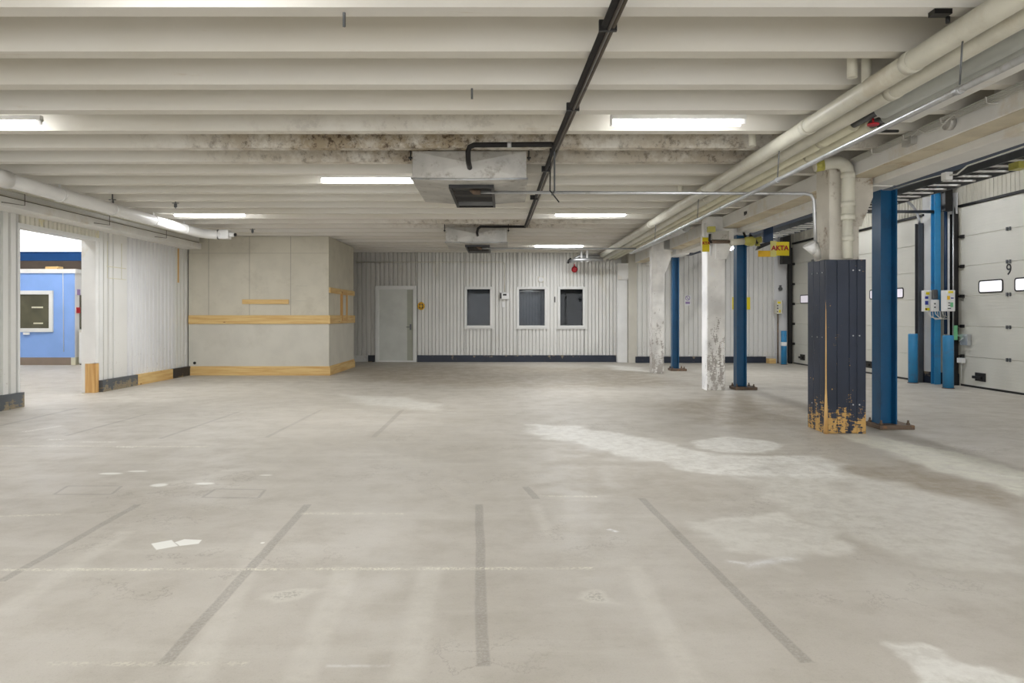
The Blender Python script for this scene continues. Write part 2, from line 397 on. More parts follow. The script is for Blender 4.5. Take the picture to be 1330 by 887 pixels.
def dup(o, loc=None, label=None, rotz=None, parent=None, kids=None):
    if kids is None:
        kids = {}
        for c in bpy.data.objects:
            if c.parent: kids.setdefault(c.parent.name, []).append(c)
    c = o.copy(); COL.objects.link(c)
    if parent is not None: c.parent = parent
    if loc is not None: c.location = loc
    if rotz is not None: c.rotation_euler = (0, 0, rotz)
    if label: c['label'] = label
    for ch in kids.get(o.name, []): dup(ch, parent=c, kids=kids)
    return c
def text_mb(s, size, depth=.003, bold=0.0):
    cu = bpy.data.curves.new('lettering', 'FONT'); cu.body = s; cu.size = size; cu.extrude = depth/2; cu.align_x = 'CENTER'; cu.align_y = 'CENTER'; cu.offset = bold
    o = bpy.data.objects.new('lettering', cu); COL.objects.link(o); bpy.context.view_layer.update()
    me = bpy.data.meshes.new_from_object(o.evaluated_get(bpy.context.evaluated_depsgraph_get()))
    mb = MB(); mb.bm.from_mesh(me); bpy.data.objects.remove(o); bpy.data.meshes.remove(me)
    return mb
def text_on(s, size, pos, facing, **k):
    """facing: 'front' (-Y) or 'left' (-X)"""
    mb = text_mb(s, size, **k)
    R = Matrix.Rotation(math.pi/2, 4, 'X')
    if facing == 'left': R = Matrix.Rotation(-math.pi/2, 4, 'Z') @ R
    bmesh.ops.transform(mb.bm, matrix=Matrix.Translation(pos) @ R, verts=mb.bm.verts)
    return mb
def corr(mb, a, b, z0, z1, pitch=.1, depth=.038, ratio=.30, th=.01):
    """corrugated sheet along plan line a-b; the crests face the right-hand side"""
    dx, dy = b[0]-a[0], b[1]-a[1]; L = math.hypot(dx, dy); ux, uy = dx/L, dy/L; nx, ny = uy, -ux
    s0 = 0.0; pts = []
    prof = [(0, 0), (ratio*.25, -1), (ratio*.75, -1), (ratio, 0)]
    k = 0
    while k*pitch < L:
        for f, d in prof:
            s_ = (k+f)*pitch
            if s_ < L: pts.append((s_, d*depth))
        k += 1
    pts.append((L, 0))
    bot = [mb.bm.verts.new((a[0]+ux*s_+nx*d, a[1]+uy*s_+ny*d, z0)) for s_, d in pts]
    top = [mb.bm.verts.new((a[0]+ux*s_+nx*d, a[1]+uy*s_+ny*d, z1)) for s_, d in pts]
    for i in range(len(pts)-1): mb.bm.faces.new([bot[i], bot[i+1], top[i+1], top[i]])
    return mb

ZR = 3.03      # underside of the ribs
ZS = 3.38      # underside of the slab
YB = 19.2      # back wall
# ---------------------------------------------------------------- structure: floor, ceiling
struct(put('floor', MB().box(-26, -7, -.15, 9.6, 30, 0), 'floor'), 'worn grey concrete warehouse floor with old tape marks and pale patches')
ceil_o = struct(put('ceiling', MB().box(-7.1, -7, ZS, 4.62, YB+.1, ZS+.12), 'ribwhite'), 'off-white ribbed concrete ceiling')
for k in range(-16, 24):
    yr = 3.95+.64*k
    if yr > YB: break
    mb = MB().prism([(yr-.17, ZS), (yr-.12, ZR), (yr, ZR), (yr+.05, ZS)], 'x', -6.9, 4.11)
    put('rib', mb, 'ribwhite', ceil_o)

# left wall ------------------------------------------------------
XL = -6.9
wl = MB(); wl.box(XL-.2, -7, 0, XL-.065, 9.72, 3.4); wl.box(XL-.2, 9.72, 2.6, XL-.065, 11.55, 3.4); wl.box(XL-.2, 11.55, 0, XL-.065, YB, 3.4)
wall_l = struct(put('wall_left', wl, 'beam'), 'white corrugated partition wall with a wide opening into the next hall')
put('sheet_panel', corr(MB(), (XL, -7), (XL, 9.70), .2, 2.74, .15, .05, .36), 'sheet', wall_l)
put('sheet_panel', corr(MB(), (XL, 9.72), (XL, 11.66), 2.62, 2.74, .1, .035, .4), 'sheetyellow', wall_l)
put('sheet_panel', corr(MB(), (XL, 11.72), (XL, 12.15), .2, 2.74, .15, .05, .36), 'sheet', wall_l)
put('sheet_panel', MB().box(XL-.03, 12.15, .2, XL, 12.5, 2.74), 'sheet', wall_l)
put('sheet_panel', corr(MB(), (XL, 12.5), (XL, 14.3), .2, 2.74, .15, .05, .36), 'sheetwhite', wall_l)
put('sheet_panel', corr(MB(), (XL, 14.3), (XL, 14.88), .2, 2.74, .15, .05, .36), 'sheet', wall_l)
put('door_frame', MB().box(XL-.2, 9.70, 2.56, XL+.012, 11.62, 2.62).box(XL-.03, 11.62, .2, XL+.012, 11.72, 2.74).box(XL-.2, 9.68, .2, XL+.01, 9.72, 2.62), 'frame', wall_l)
put('opening_jamb', MB().box(XL-.24, 11.53, .5, XL, 11.62, 2.58).box(XL-.24, 11.53, 0, XL-.07, 11.62, .5), 'beam', wall_l)
put('jamb_foot_board', MB().box(XL-.16, 11.50, 0, XL, 11.62, .49), 'pinez', wall_l, label='bare pine board at the foot of the jamb')
put('tape_residue', MB().box(XL, 11.85, 2.15, XL+.004, 12.45, 2.165).box(XL, 11.9, 1.95, XL+.004, 12.45, 1.962).box(XL, 11.86, 1.95, XL+.004, 11.875, 2.6).box(XL, 12.3, 1.95, XL+.004, 12.315, 2.6), 'cream2', wall_l, label='yellowish lines of old tape')
put('brown_strip', MB().box(XL, 14.42, 2.0, XL+.01, 14.47, 2.72), 'pinez', wall_l, label='narrow brown strip')
bl = MB().box(XL-.02, -7, 0, XL+.05, 9.75, .21)
struct(put('baseboard_left', bl, 'skirt2'), 'scuffed dark skirting board left of the opening')
bb = struct(put('baseboard_right', MB().box(XL-.02, 11.64, 0, XL+.06, 12.75, .2), 'skirt2'), 'scuffed skirting right of the opening')
put('pine_length', MB().box(XL-.02, 12.76, 0, XL+.06, 14.1, .2), 'piney', bb, label='bare pine length of skirting')
put('dark_length', MB().box(XL-.02, 14.11, 0, XL+.06, 14.88, .2), 'skirtdark', bb)
for z in (.12, .95, 1.35, 1.7):
    pass
# left boxed-in beam
tr = struct(put('trim_1', MB().prism([(XL-.1, 2.74), (-6.56, 2.74), (-6.56, 2.87), (-6.6, 2.90), (-6.6, 3.0), (XL-.1, 3.0)], 'y', -7, 14.8), 'beam', bevel=.01), 'boxed-in white beam along the top of the left wall')
put('edge_strip', MB().box(-6.56, -7, 2.865, -6.54, 14.8, 2.88), 'cream', tr)

# back wall --------------------------------------------------------
WIN = [(-1.09, -.36), (.375, 1.175), (1.53, 2.245)]
wz0, wz1 = .985, 2.085
XD0, XD1, ZD = -3.62, -2.46, 2.14
XE = 3.5
core = MB(); cs = MB()
cuts = [(XD0, XD1, 0, ZD)]+[(a, b, wz0, wz1) for a, b in WIN]
x = XL
for (a, b, z0, z1) in cuts:
    core.box(x, YB+.06, 0, a, YB+.18, 3.4); core.box(a, YB+.06, z1, b, YB+.18, 3.4)
    if z0 > 0: core.box(a, YB+.06, 0, b, YB+.18, z0)
    x = b
core.box(x, YB+.06, 0, XE, YB+.18, 3.4)
wb = struct(put('wall_back', core, 'sheet'), 'cream corrugated sheet wall across the far end')
g = MB(); corr(g, (XL, YB), (XD0-.02, YB), .18, 3.4, .125, .05, .42); corr(g, (XD0-.02, YB), (XD1+.02, YB), ZD, 3.4, .125, .05, .42)
put('sheet_panel', g, 'sheetgrey', wb)
g = MB(); x = XD1+.02
for (a, b) in WIN:
    corr(g, (x, YB), (a, YB), .18, 3.4, .1, .045, .2); corr(g, (a, YB), (b, YB), wz1, 3.4, .1, .045, .2); corr(g, (a, YB), (b, YB), .18, wz0-.02, .1, .045, .2); x = b
corr(g, (x, YB), (3.14, YB), .18, 3.4, .1, .045, .2)
put('sheet_panel', g, 'sheet', wb); put('corner_panel', MB().box(3.3, YB-.01, .18, 3.5, YB+.06, 3.4), 'boardlow', wb)
for i, (a, b) in enumerate(WIN):
    wo = struct(put('window_%d' % (i+1), MB().frame('y', None, a-.03, b+.03, wz0-.03, wz1+.03, .07, YB-.03, YB+.12), 'frame', bevel=.004), 'dark interior window in a white frame, %s of three' % ['left', 'middle', 'right'][i])
    put('pane', MB().box(a+.04, YB+.04, wz0+.04, b-.04, YB+.05, wz1-.04), 'glass', wo)
    put('sill', MB().box(a-.08, YB-.04, wz0-.06, b+.08, YB, wz0-.035), 'frame', wo)
# the dark room behind the windows
rm = MB(); rm.box(-2.2, 21.4, 0, 3.5, 21.5, 3.4); rm.box(-2.3, YB+.2, 0, -2.2, 21.5, 3.4); rm.box(3.5, YB+.2, 0, 3.6, 21.5, 3.4); rm.box(-2.3, YB+.2, 3.4, 3.6, 21.5, 3.5)
struct(put('wall_office', rm, 'darkroom'), 'dark room behind the three windows')
bl = MB()
for k in range(16): bl.box(-1.2+k*.065, YB+.25, .9, -1.2+k*.065+.05, YB+.26, 2.2)
tag(put('window_blind', bl, 'darkroom', at=(-.7, YB+.25, .9)), 'dark vertical blind behind the left window of the far wall', 'blind')
bl = MB()
for k in range(12): bl.box(.3+k*.085, YB+.5, .9, .3+k*.085+.075, YB+.51, 2.0)
tag(put('window_blind', bl, 'blinds', at=(.8, YB+.5, .9)), 'blue-grey vertical blind behind the middle window of the far wall', 'blind')
dr = struct(put('door_1', MB().frame('y', None, XD0, XD1, -.06, ZD, .1, YB-.04, YB+.12), 'frame', bevel=.005), 'white door frame in the far wall')
put('door_leaf', MB().box(XD0+.1, YB, .015, XD1-.1, YB+.04, ZD-.1), 'doorleaf', dr, bevel=.003)
put('door_edge_strip', MB().box(XD1-.27, YB-.006, .02, XD1-.11, YB, ZD-.11), 'doorstrip', dr, label='darker grey strip down the handle side')
h = put('door_handle', MB().tube([(XD1-.17, YB, .98), (XD1-.17, YB-.05, .98), (XD1-.29, YB-.05, .98)], .01, 8), 'steel', dr)
put('lock_plate', MB().box(XD1-.2, YB-.01, .9, XD1-.15, YB-.004, 1.06), 'steel', dr)
bk = struct(put('baseboard_back', MB().box(XD1+.02, YB-.05, 0, 3.6, YB+.03, .19), 'skirt'), 'worn navy skirting along the far wall')
put('dark_length', MB().box(-3.82, YB-.05, 0, XD0-.02, YB+.03, .19), 'skirtdark', bk)
# right part of far wall
YR = 18.85
wr = struct(put('wall_far_right', MB().box(3.66, YR+.03, 0, 8.0, YR+.18, 4.5), 'sheet'), 'white corrugated wall of the dock bay')
put('sheet_panel', corr(MB(), (3.66, YR), (7.45, YR), .18, 4.5, .128, .028, .24), 'sheet', wr)
put('corner_panel', MB().box(7.45, YR-.01, 0, 7.86, YR+.03, 4.5), 'sheetwhite', wr, label='smooth white corner panel')
put('wall_return', MB().box(3.43, YR, 0, 3.66, YB+.18, 3.4), 'boardlow', wr)
struct(put('baseboard_far_right', MB().box(3.62, YR-.06, 0, 7.2, YR+.03, .17), 'skirt'), 'worn dark skirting of the dock bay wall')

# partition box of wallboard -----------------------------------------
PX0, PX1, PY0, PY1 = XL, -3.83, 14.9, 17.35
pb = struct(put('wall_partition', MB().box(PX0+.01, PY0, 0, PX1, PY1, ZR), 'board'), 'greige boarded partition room with pine rails')
sm = MB()
for x in (-6.45, -5.56, -4.66): sm.box(x-.006, PY0-.003, .2, x+.006, PY0, ZR)
sm.box(PX0+.02, PY0-.003, 2.66, PX1, PY0, 2.667)
for z in (1.62, 1.95): sm.box(-4.55, PY0-.003, z, -4.3, PY0, z+.004)
put('board_seam', sm, 'seam', pb)
put('lower_board', MB().box(PX0+.02, PY0-.008, .2, PX1, PY0, 1.12).box(PX1, PY0-.008, .2, PX1+.008, PY1, 1.12), 'boardlow', pb)
put('pine_rail', MB().box(PX0+.02, PY0-.035, 1.12, PX1, PY0, 1.31), 'pine', pb, bevel=.003)
put('pine_rail', MB().box(PX1, PY0-.035, 1.12, PX1+.035, PY1+.03, 1.31), 'piney', pb, bevel=.003)
put('pine_rail', MB().box(PX1, PY0+.02, 1.80, PX1+.03, PY1, 1.92), 'piney', pb, label='upper pine rail on the side face')
put('pine_batten', MB().box(-5.71, PY0-.03, 1.555, -4.7, PY0, 1.655), 'pine', pb, label='short pine batten')
put('skirting', MB().box(PX0+.06, PY0-.04, 0, PX1+.04, PY0, .16).box(PX0+.06, PY0-.02, .16, PX1+.02, PY0, .2), 'pine', pb, bevel=.003)
put('skirting', MB().box(PX1, PY0, 0, PX1+.04, PY1, .16).box(PX1, PY0, .16, PX1+.02, PY1, .2), 'piney', pb, bevel=.003)
wf = put('hatch_frame', MB().frame('x', None, 15.95, 16.5, 1.18, 1.86, .07, PX1, PX1+.05), 'pinez', pb)
put('hatch_pane', MB().box(PX1, 16.02, 1.25, PX1+.02, 16.43, 1.79), 'boardlow', wf)
put('pipe_end', MB().disc((-6.75, PY0-.01, .27), 'y', .03, .03), 'black', pb)

# near closing walls (behind and beside the camera)
struct(put('wall_front', MB().box(XL-.2, -4.15, 0, 9.2, -4, .3).box(XL-.2, -4.15, 2.75, 9.2, -4, 4.5), 'sheet'), 'hall wall behind the viewpoint')
wf5 = MB().box(XL-.2, -4.12, .3, 9.2, -4.02, .38).box(XL-.2, -4.12, 2.67, 9.2, -4.02, 2.75)
for k in range(11): wf5.box(XL+k*1.53-.04, -4.12, .38, XL+k*1.53+.04, -4.02, 2.67)
w5 = struct(put('window_5', wf5, 'frame'), 'added fill light, built as a wide glazed front behind the viewpoint')
put('pane', MB().box(XL-.2, -4.09, .38, 9.2, -4.08, 2.67), 'frontfill', w5)  # glowing pane added to light the ceiling and rib faces from behind

# dock wall ------------------------------------------------------------
D9, DM, DF = (8.5, 10.3, 12.7), (8.19, 13.38, 15.9), (7.87, 16.25, 18.58)     # plane X, Y range
DT = 3.32
wd = MB()
wd.box(8.53, -7, 0, 8.7, D9[1], 4.5); wd.box(8.53, D9[1], DT, 8.7, D9[2], 4.5); wd.obox((8.53, D9[2]), (8.22, 13.38), .15, 0, 4.5)
wd.box(8.22, 13.38, 3.24, 8.4, DM[2], 4.5); wd.obox((8.22, DM[2]), (7.9, DF[1]), .15, 0, 4.5); wd.box(7.9, DF[1], 3.24, 8.1, DF[2], 4.5); wd.box(7.88, DF[2], 0, 8.1, YR+.1, 4.5)
wdo = struct(put('wall_dock', wd, 'dockwall'), 'stepped dock wall holding the overhead doors')
put('sheet_panel', corr(MB(), (8.52, 12.7), (8.52, -7), DT+.02, 4.45, .1, .015), 'dockwall', wdo)
put('sheet_panel', corr(MB(), (8.21, 15.9), (8.21, 13.38), 3.27, 4.45, .1, .015), 'dockwall', wdo)
put('sheet_panel', corr(MB(), (7.89, 18.58), (7.89, 16.25), 3.27, 4.45, .1, .015), 'dockwall', wdo)
# white strip wall between the doors
ax, ay = 8.49, 12.72; bx_, by_ = 8.17, 13.36
def along(f): return (ax+(bx_-ax)*f, ay+(by_-ay)*f)
put('white_panel', MB().obox(along(.97), along(.60), .01, .22, 3.6, .01), 'white', wdo)
put('white_panel', MB().obox(along(.33), along(.05), .01, .22, 3.6, .01), 'white', wdo)
put('foot_plate', MB().obox(along(.98), along(.02), .02, 0, .22, .005), 'skirt', wdo)
struct(put('ceiling_dock', MB().box(4.55, -7, 4.45, 9.2, YR+.2, 4.6), 'dockroof'), 'high dark roof over the dock bay')
struct(put('wall_clerestory', MB().box(4.5, -7, ZS, 4.62, YR+.1, 4.5), 'dockwall'), 'upstand wall between ribbed ceiling and dock roof')

def dock_door(idx, X, y0, y1, top, wins, pane, number=None, hy=None):
    nS = 6; hS = top/nS
    mb = MB()
    prof = []
    for k in range(nS):
        z0 = k*hS; z1 = z0+hS
        prof += [(X+.012, z0), (X, z0+.006), (X, z1-.008), (X+.012, z1-.003)]
    prof += [(X+.05, top), (X+.05, 0)]
    mb.prism([(p[0], p[1]) for p in prof], 'y', y0, y1) if False else None
    vb = [mb.bm.verts.new((p[0], y0, p[1]+.0)) for p in prof]; vt = [mb.bm.verts.new((p[0], y1, p[1])) for p in prof]
    for i in range(len(prof)): mb.bm.faces.new([vb[i], vb[(i+1) % len(prof)], vt[(i+1) % len(prof)], vt[i]])
    mb.bm.faces.new(vb); mb.bm.faces.new(vt)
    d = struct(put('door_%d' % idx, mb, 'dockdoor'), 'pale grey sectional overhead dock door'+(' numbered 9' if number else ''))
    for (a, b, z0, z1) in wins:
        fr = MB(); rr = .05; outp = []; inp = []
        def rrect(a, b, z0, z1, r, n=5):
            P = []
            for (cy, cz, s0) in ((b-r, z1-r, 0), (a+r, z1-r, 1), (a+r, z0+r, 2), (b-r, z0+r, 3)):
                for i in range(n): an = math.pi/2*(s0+i/(n-1)); P.append((cy+r*math.cos(an), cz+r*math.sin(an)))
            return P
        O = rrect(a, b, z0, z1, rr); I = rrect(a+.022, b-.022, z0+.022, z1-.022, rr*.6)
        for (x0_, x1_) in ((X-.012, X+.004),):
            vo = [fr.bm.verts.new((x0_, p[0], p[1])) for p in O]; vi = [fr.bm.verts.new((x0_, p[0], p[1])) for p in I]
            wo_ = [fr.bm.verts.new((x1_, p[0], p[1])) for p in O]; wi_ = [fr.bm.verts.new((x1_, p[0], p[1])) for p in I]
            n = len(O)
            for i in range(n):
                j = (i+1) % n
                fr.bm.faces.new([vo[i], vo[j], vi[j], vi[i]]); fr.bm.faces.new([vo[i], vo[j], wo_[j], wo_[i]]); fr.bm.faces.new([vi[i], vi[j], wi_[j], wi_[i]]); fr.bm.faces.new([wo_[i], wo_[j], wi_[j], wi_[i]])
        wo = put('window_frame', fr, 'black', d)
        pn = MB(); pn.hexa([(X-.006, p[0], p[1]) for p in I], [(X-.001, p[0], p[1]) for p in I]); put('pane', pn, pane, wo)
    yc = (y0+y1)/2
    for k in range(1, nS):
        z = k*hS
        put('hinge', MB().box(X-.02, yc-.05, z-.03, X, yc-.02, z+.03).box(X-.02, yc+.02, z-.03, X, yc+.05, z+.03).box(X-.012, yc-.03, z-.012, X-.002, yc+.03, z+.012), 'steel', d)
        put('roller_bracket', MB().box(X-.04, y1-.09, z-.03, X, y1-.01, z+.03).tube([(X-.03, y1-.08, z), (X-.03, y1+.05, z)], .012, 8), 'black', d)
    y = hy
    put('pull_handle', MB().box(X-.02, y-.13, .13, X, y+.13, .28).box(X-.05, y-.05, .17, X-.02, y+.17, .22), 'black', d, bevel=.006)
    put('bottom_seal', MB().box(X-.01, y0, 0, X+.04, y1, .035), 'black', d)
    if number: put('number', text_on(number, .27, (X-.004, yc, 2.07), 'left', depth=.004), 'ink', d)
    return d
dock_door(2, D9[0], D9[1], D9[2], DT, [(11.63, 12.23, 1.70, 1.93), (10.77, 11.37, 1.70, 1.93)], 'daylight', '9', 12.18)
dock_door(3, DM[0], DM[1], DM[2], 3.24, [(14.0, 14.58, 1.66, 1.88), (14.7, 15.3, 1.66, 1.88)], 'daylightdim', None, 15.32)
dock_door(4, DF[0], DF[1], DF[2], 3.24, [(17.5, 18.15, 1.62, 1.85), (16.7, 17.3, 1.62, 1.85)], 'daylightdim', None, 18.0)
# tracks
def track(x, y, z1, mat, curve, label, w_=.06, d_=.09):
    tk = thing('door_track', (x, y, 0), label, 'door track')
    put('rail', MB().box(x-d_, y-w_/2, 0, x, y-w_/2+.012, z1).box(x-.012, y-w_/2, 0, x, y+w_/2, z1).box(x-d_, y+w_/2-.012, 0, x, y+w_/2, z1), mat, tk)
    if curve:
        pts = [(x-d_/2, y, z1-.02)]+[(x-d_/2-.55*(1-math.cos(a)), y, z1-.02+.55*math.sin(a)) for a in [math.pi/2*i/8 for i in range(1, 9)]]+[(5.6, y, z1+.53)]
        put('curved_rail', MB().tube(pts, .025, 8), 'galv' if mat != 'black' else mat, tk)
    return tk
track(8.46, 12.77, 3.2, 'black', True, 'black vertical roller track at the left edge of the door numbered 9', .09, .1)
track(8.15, 13.33, 3.1, 'steel', True, 'grey steel roller track at the near edge of the middle dock door', .12, .1)
track(7.84, 18.63, 3.15, 'black', False, 'black roller track beside the farthest dock door', .09, .1)
tag(put('door_header_post', MB().box(8.2, 12.7, 3.25, 8.34, 12.82, 4.4), 'black', at=(8.27, 12.8, 3.2)), 'black post section above the track of the door numbered 9', 'post')
tag(put('door_header_post', MB().box(7.5, 18.4, 2.7, 7.72, 18.58, 4.4), 'black', at=(7.6, 18.5, 2.7)), 'black post section above the farthest door track', 'post')
for (x, y0, y1, z, lb) in ((8.49, 10.2, 12.75, DT, 'black lintel bar above the door numbered 9'), (8.18, 13.3, 15.95, 3.24, 'black lintel bar above the middle dock door'), (7.86, 16.2, 18.6, 3.24, 'black lintel bar above the farthest dock door')):
    tag(put('door_lintel', MB().box(x-.03, y0, z, x+.02, y1, z+.04), 'black', at=(x, (y0+y1)/2, z)), lb, 'lintel')
# blue post between doors
p0 = along(.5)
bp = MB(); qx, qy = p0
bp.box(qx-.19, qy-.13, 0, qx-.08, qy-.115, 4.4).box(qx-.14, qy-.115, 0, qx-.13, qy-.02, 4.4).box(qx-.19, qy-.02, 0, qx-.08, qy-.005, 4.4)
tag(put('steel_post', bp, 'bollard', at=(qx-.13, qy, 0)), 'bright blue steel post between the two nearest dock doors', 'post')
tag(put('conduit_pipe', MB().tube([(qx+.02, qy-.12, .95), (qx+.02, qy-.12, 3.6)], .03, 10), 'bluedark', at=(qx+.02, qy-.12, .95)), 'dark navy upright pipe beside the bright blue post', 'pipe')
tag(put('conduit_pipe', MB().tube([(8.36, 12.72, .6), (8.36, 12.72, 3.5)], .014, 8), 'galv', at=(8.36, 12.72, .6)), 'thin galvanised conduit between blue post and black door track', 'pipe')

# far flank / control boxes ---------------------------------------------
def ctrl(x, y, z, w_, h_, d_, label, mat='white', feats=()):
    c = thing('control_box', (x, y, z), label, 'control box')
    put('housing', MB().box(x, y, z, x+w_, y+d_, z+h_), mat, c, bevel=.006)
    put('side_cover', MB().box(x+w_, y+.01, z+.01, x+w_+.012, y+d_, z+h_-.01), 'steel', c)
    for (u, v, ww, hh, m_) in feats:
        put({'yellow': 'warning_label', 'blueinkk': 'blue_switch', 'ink': 'push_button', 'red': 'emergency_button', 'greenpl': 'green_label', 'paper': 'white_label', 'amber': 'amber_label'}[m_],
            MB().box(x+u*w_, y-.008, z+v*h_, x+(u+ww)*w_, y, z+(v+hh)*h_), m_, c)
    return c
ctrl(7.98, 12.98, 1.38, .165, .40, .09, 'grey control box with blue switches left of the bright blue post', 'white',
     [(.2, .8, .4, .12, 'yellow'), (.1, .6, .35, .12, 'blueinkk'), (.1, .32, .35, .18, 'blueinkk'), (.1, .05, .5, .12, 'yellow'), (.12, .07, .2, .08, 'red')])
c = ctrl(8.06, 12.84, 1.38, .12, .22, .08, 'small white box with two black buttons beside the blue switch box', 'white', [(.2, .6, .18, .12, 'ink'), (.2, .3, .18, .12, 'ink')])
ctrl(8.08, 12.86, 1.61, .08, .18, .06, 'small grey junction box above the white two-button box', 'steel')
ctrl(8.125, 12.55, 1.38, .16, .39, .16, 'white control box with yellow and green labels right of the bright blue post', 'white',
     [(.2, .86, .55, .1, 'yellow'), (.08, .55, .3, .18, 'amber'), (.5, .6, .3, .05, 'blueinkk'), (.45, .2, .3, .22, 'greenpl'), (.15, .12, .35, .04, 'ink'), (.2, .26, .2, .04, 'ink'), (.2, .38, .2, .04, 'ink')])
cb = MB()
for k in range(9):
    x = 8.0+k*.033; cb.tube([(x, 12.9-.02*k, 1.39), (x+.01, 12.9-.02*k, 1.33-.03*(k % 3)), (x+.04+.02*(k % 2), 12.88-.02*k, 1.27-.02*(k % 3)), (8.2, 12.8, 1.24)], .006, 6)
tag(put('cable_bundle', cb, 'cable', at=(8.15, 12.8, 1.25)), 'bundle of pale cables hanging below the dock control boxes', 'cable')
tag(put('latch_plate', MB().box(8.42, 12.42, .76, 8.49, 12.62, .96).box(8.40, 12.45, .92, 8.47, 12.72, .95).tube([(8.40, 12.5, .90), (8.38, 12.58, .82)], .012, 8), 'galv', at=(8.45, 12.5, .76)), 'galvanised latch plate at the left edge of the door numbered 9', 'latch')
jb = thing('junction_box', (8.44, 12.62, .43), 'small white junction box low on the edge of the door numbered 9', 'junction box')
put('housing', MB().box(8.40, 12.55, .43, 8.48, 12.68, .52), 'white', jb, bevel=.005)
put('cable', MB().tube([(8.44, 12.6, .43), (8.43, 12.6, .3), (8.45, 12.63, .2), (8.46, 12.66, .05)], .006, 6), 'cable', jb)
tag(put('safety_label', MB().box(8.33, 12.655, .85, 8.40, 12.66, 1.12), 'greenpl', at=(8.36, 12.66, .85)), 'green label strip beside the black door track', 'label')
ctrl(7.42, 18.60, 1.35, .16, .37, .2, 'cream control box above the farthest blue bollard', 'cream', [(.15, .75, .5, .15, 'yellow'), (.05, .55, .2, .1, 'ink'), (.05, .35, .2, .12, 'ink'), (.35, .1, .3, .2, 'yellow'), (.05, .12, .15, .1, 'ink')])
tag(put('conduit_pipe', MB().tube([(7.5, 18.72, .0), (7.5, 18.72, 1.35)], .02, 8), 'rust', at=(7.5, 18.72, 0)), 'brown conduit below the cream control box', 'pipe')
tag(put('alarm_bell', MB().disc((7.60, 18.80, 2.04), 'y', .05, .06).box(7.58, 18.77, 2.06, 7.62, 18.84, 2.14), 'steel', at=(7.6, 18.8, 2.04)), 'small dark bell on the white corner panel', 'bell')
tag(put('timber_block', MB().box(7.2, 18.55, 0, 7.38, 18.78, .13), 'pine', at=(7.3, 18.66, 0)), 'yellow timber block beside the farthest blue bollard', 'block')
# bollards
def bollard(x, y, h, r, label, band=False):
    b = thing('bollard', (x, y, 0), label, 'bollard', 'bright blue bollards guarding the dock doors')
    put('post', MB().tube([(x, y, 0), (x, y, h-.02), (x, y, h)], [r, r, r*.93], 24), 'bollard', b)
    put('foot', MB().disc((x, y, .006), 'z', r*1.15, .012, 24), 'rust', b)
    if band: put('white_band', MB().tube([(x, y, .5), (x, y, .6)], r+.003, 24, False), 'paper', b)
bollard(7.90, 13.2, .95, .083, 'bright blue bollard in front of the middle dock door')
bollard(7.93, 12.2, .95, .087, 'bright blue bollard nearest the door numbered 9, in front of the control boxes')
bollard(7.43, 18.15, .9, .075, 'farthest bright blue bollard with a white band', True)

# ---------------------------------------------------------------- beams, columns
COLS = [(3.62, 7.60, .33), (3.53, 11.88, .33), (3.34, 15.35, .28), (3.14, 18.95, .3)]
segs = [(-7, 7.62, 3.84, 2.84), (7.95, 11.9, 3.80, 2.83), (12.25, 15.35, 3.72, 2.80), (15.7, 18.8, 3.6, 2.76)]
blabs = ['nearest stretch of white painted ledger beam over the near column', 'white ledger beam between the navy-clad column and the peeling white column', 'white ledger beam between the two peeling white columns', 'farthest stretch of white ledger beam reaching the end wall']
for (y0, y1, x, z), lb in zip(segs, blabs):
    b = thing('concrete_beam', (x, (y0+y1)/2, z), lb, 'beam', 'stretches of the ledger beam over the columns')
    put('ledger', MB().box(x, y0, z, x+.27, y1, ZR-.001), 'beam', b, bevel=.008)
    put('downstand', MB().prism([(x+.275, z-.08), (x+.56, z-.08), (x+.6, z-.02), (x+.6, ZS-.01), (x+.275, ZS-.01)], 'y', y0-.3 if y0 > 0 else y0, min(y1+.05, 18.8)), 'beam', b, bevel=.008)
    put('stained_soffit', MB().box(x+.012, y0+.01, z-.006, x+.27, y1-.01, z), 'beamdirty', b)
# beam markings
tag(put('stencil_marking', text_on('B04', .09, (3.795, 10.75, 2.91), 'left', depth=.003), 'ink', at=(3.8, 10.75, 2.91)), 'faded dark stencilled characters on the white beam near the yellow light', 'marking')

def column(x, y, w_, label, shaft_m, left_m, chb=None, top=2.83):
    c = thing('concrete_column', (x+w_/2, y+w_/2, 0), label, 'column')
    cb = MB(); cx = x+w_
    put('shaft', MB().box(x, y, 0, x+w_, y+w_, ZR-.002), shaft_m, c, bevel=.012)
    if left_m: put('painted_face', MB().box(x-.006, y+.01, 0, x, y+w_-.01, ZR-.05), left_m, c, label='bright white painted side face')
    cb.prism([(cx-.17, top), (cx+.15, top), (cx+.15, top-.22), (cx+.02, top-.54), (cx-.17, top-.54)], 'y', y-.012, y+w_+.012)
    put('corbel', cb, shaft_m, c, bevel=.008)
    return c
column(3.62, 7.60, .33, 'stained white concrete column rising from the navy timber cladding', 'dirtycol', None, top=2.835)
column(3.53, 11.88, .31, 'peeling white concrete column second from the camera', 'peel', 'peelbright', top=2.82)
column(3.32, 15.35, .27, 'narrow peeling white column third from the camera', 'peel', None, top=2.79)
pl = thing('wall_pilaster', (3.28, 19.05, 0), 'white pilaster against the far wall', 'pilaster')
put('shaft', MB().box(3.14, 18.95, 0.0, 3.42, 19.18, 2.75), 'white', pl, bevel=.01)
put('corbel', MB().prism([(3.14, 2.75), (3.5, 2.75), (3.5, 2.6), (3.42, 2.3), (3.14, 2.3)], 'y', 18.9, 18.96), 'beam', pl)

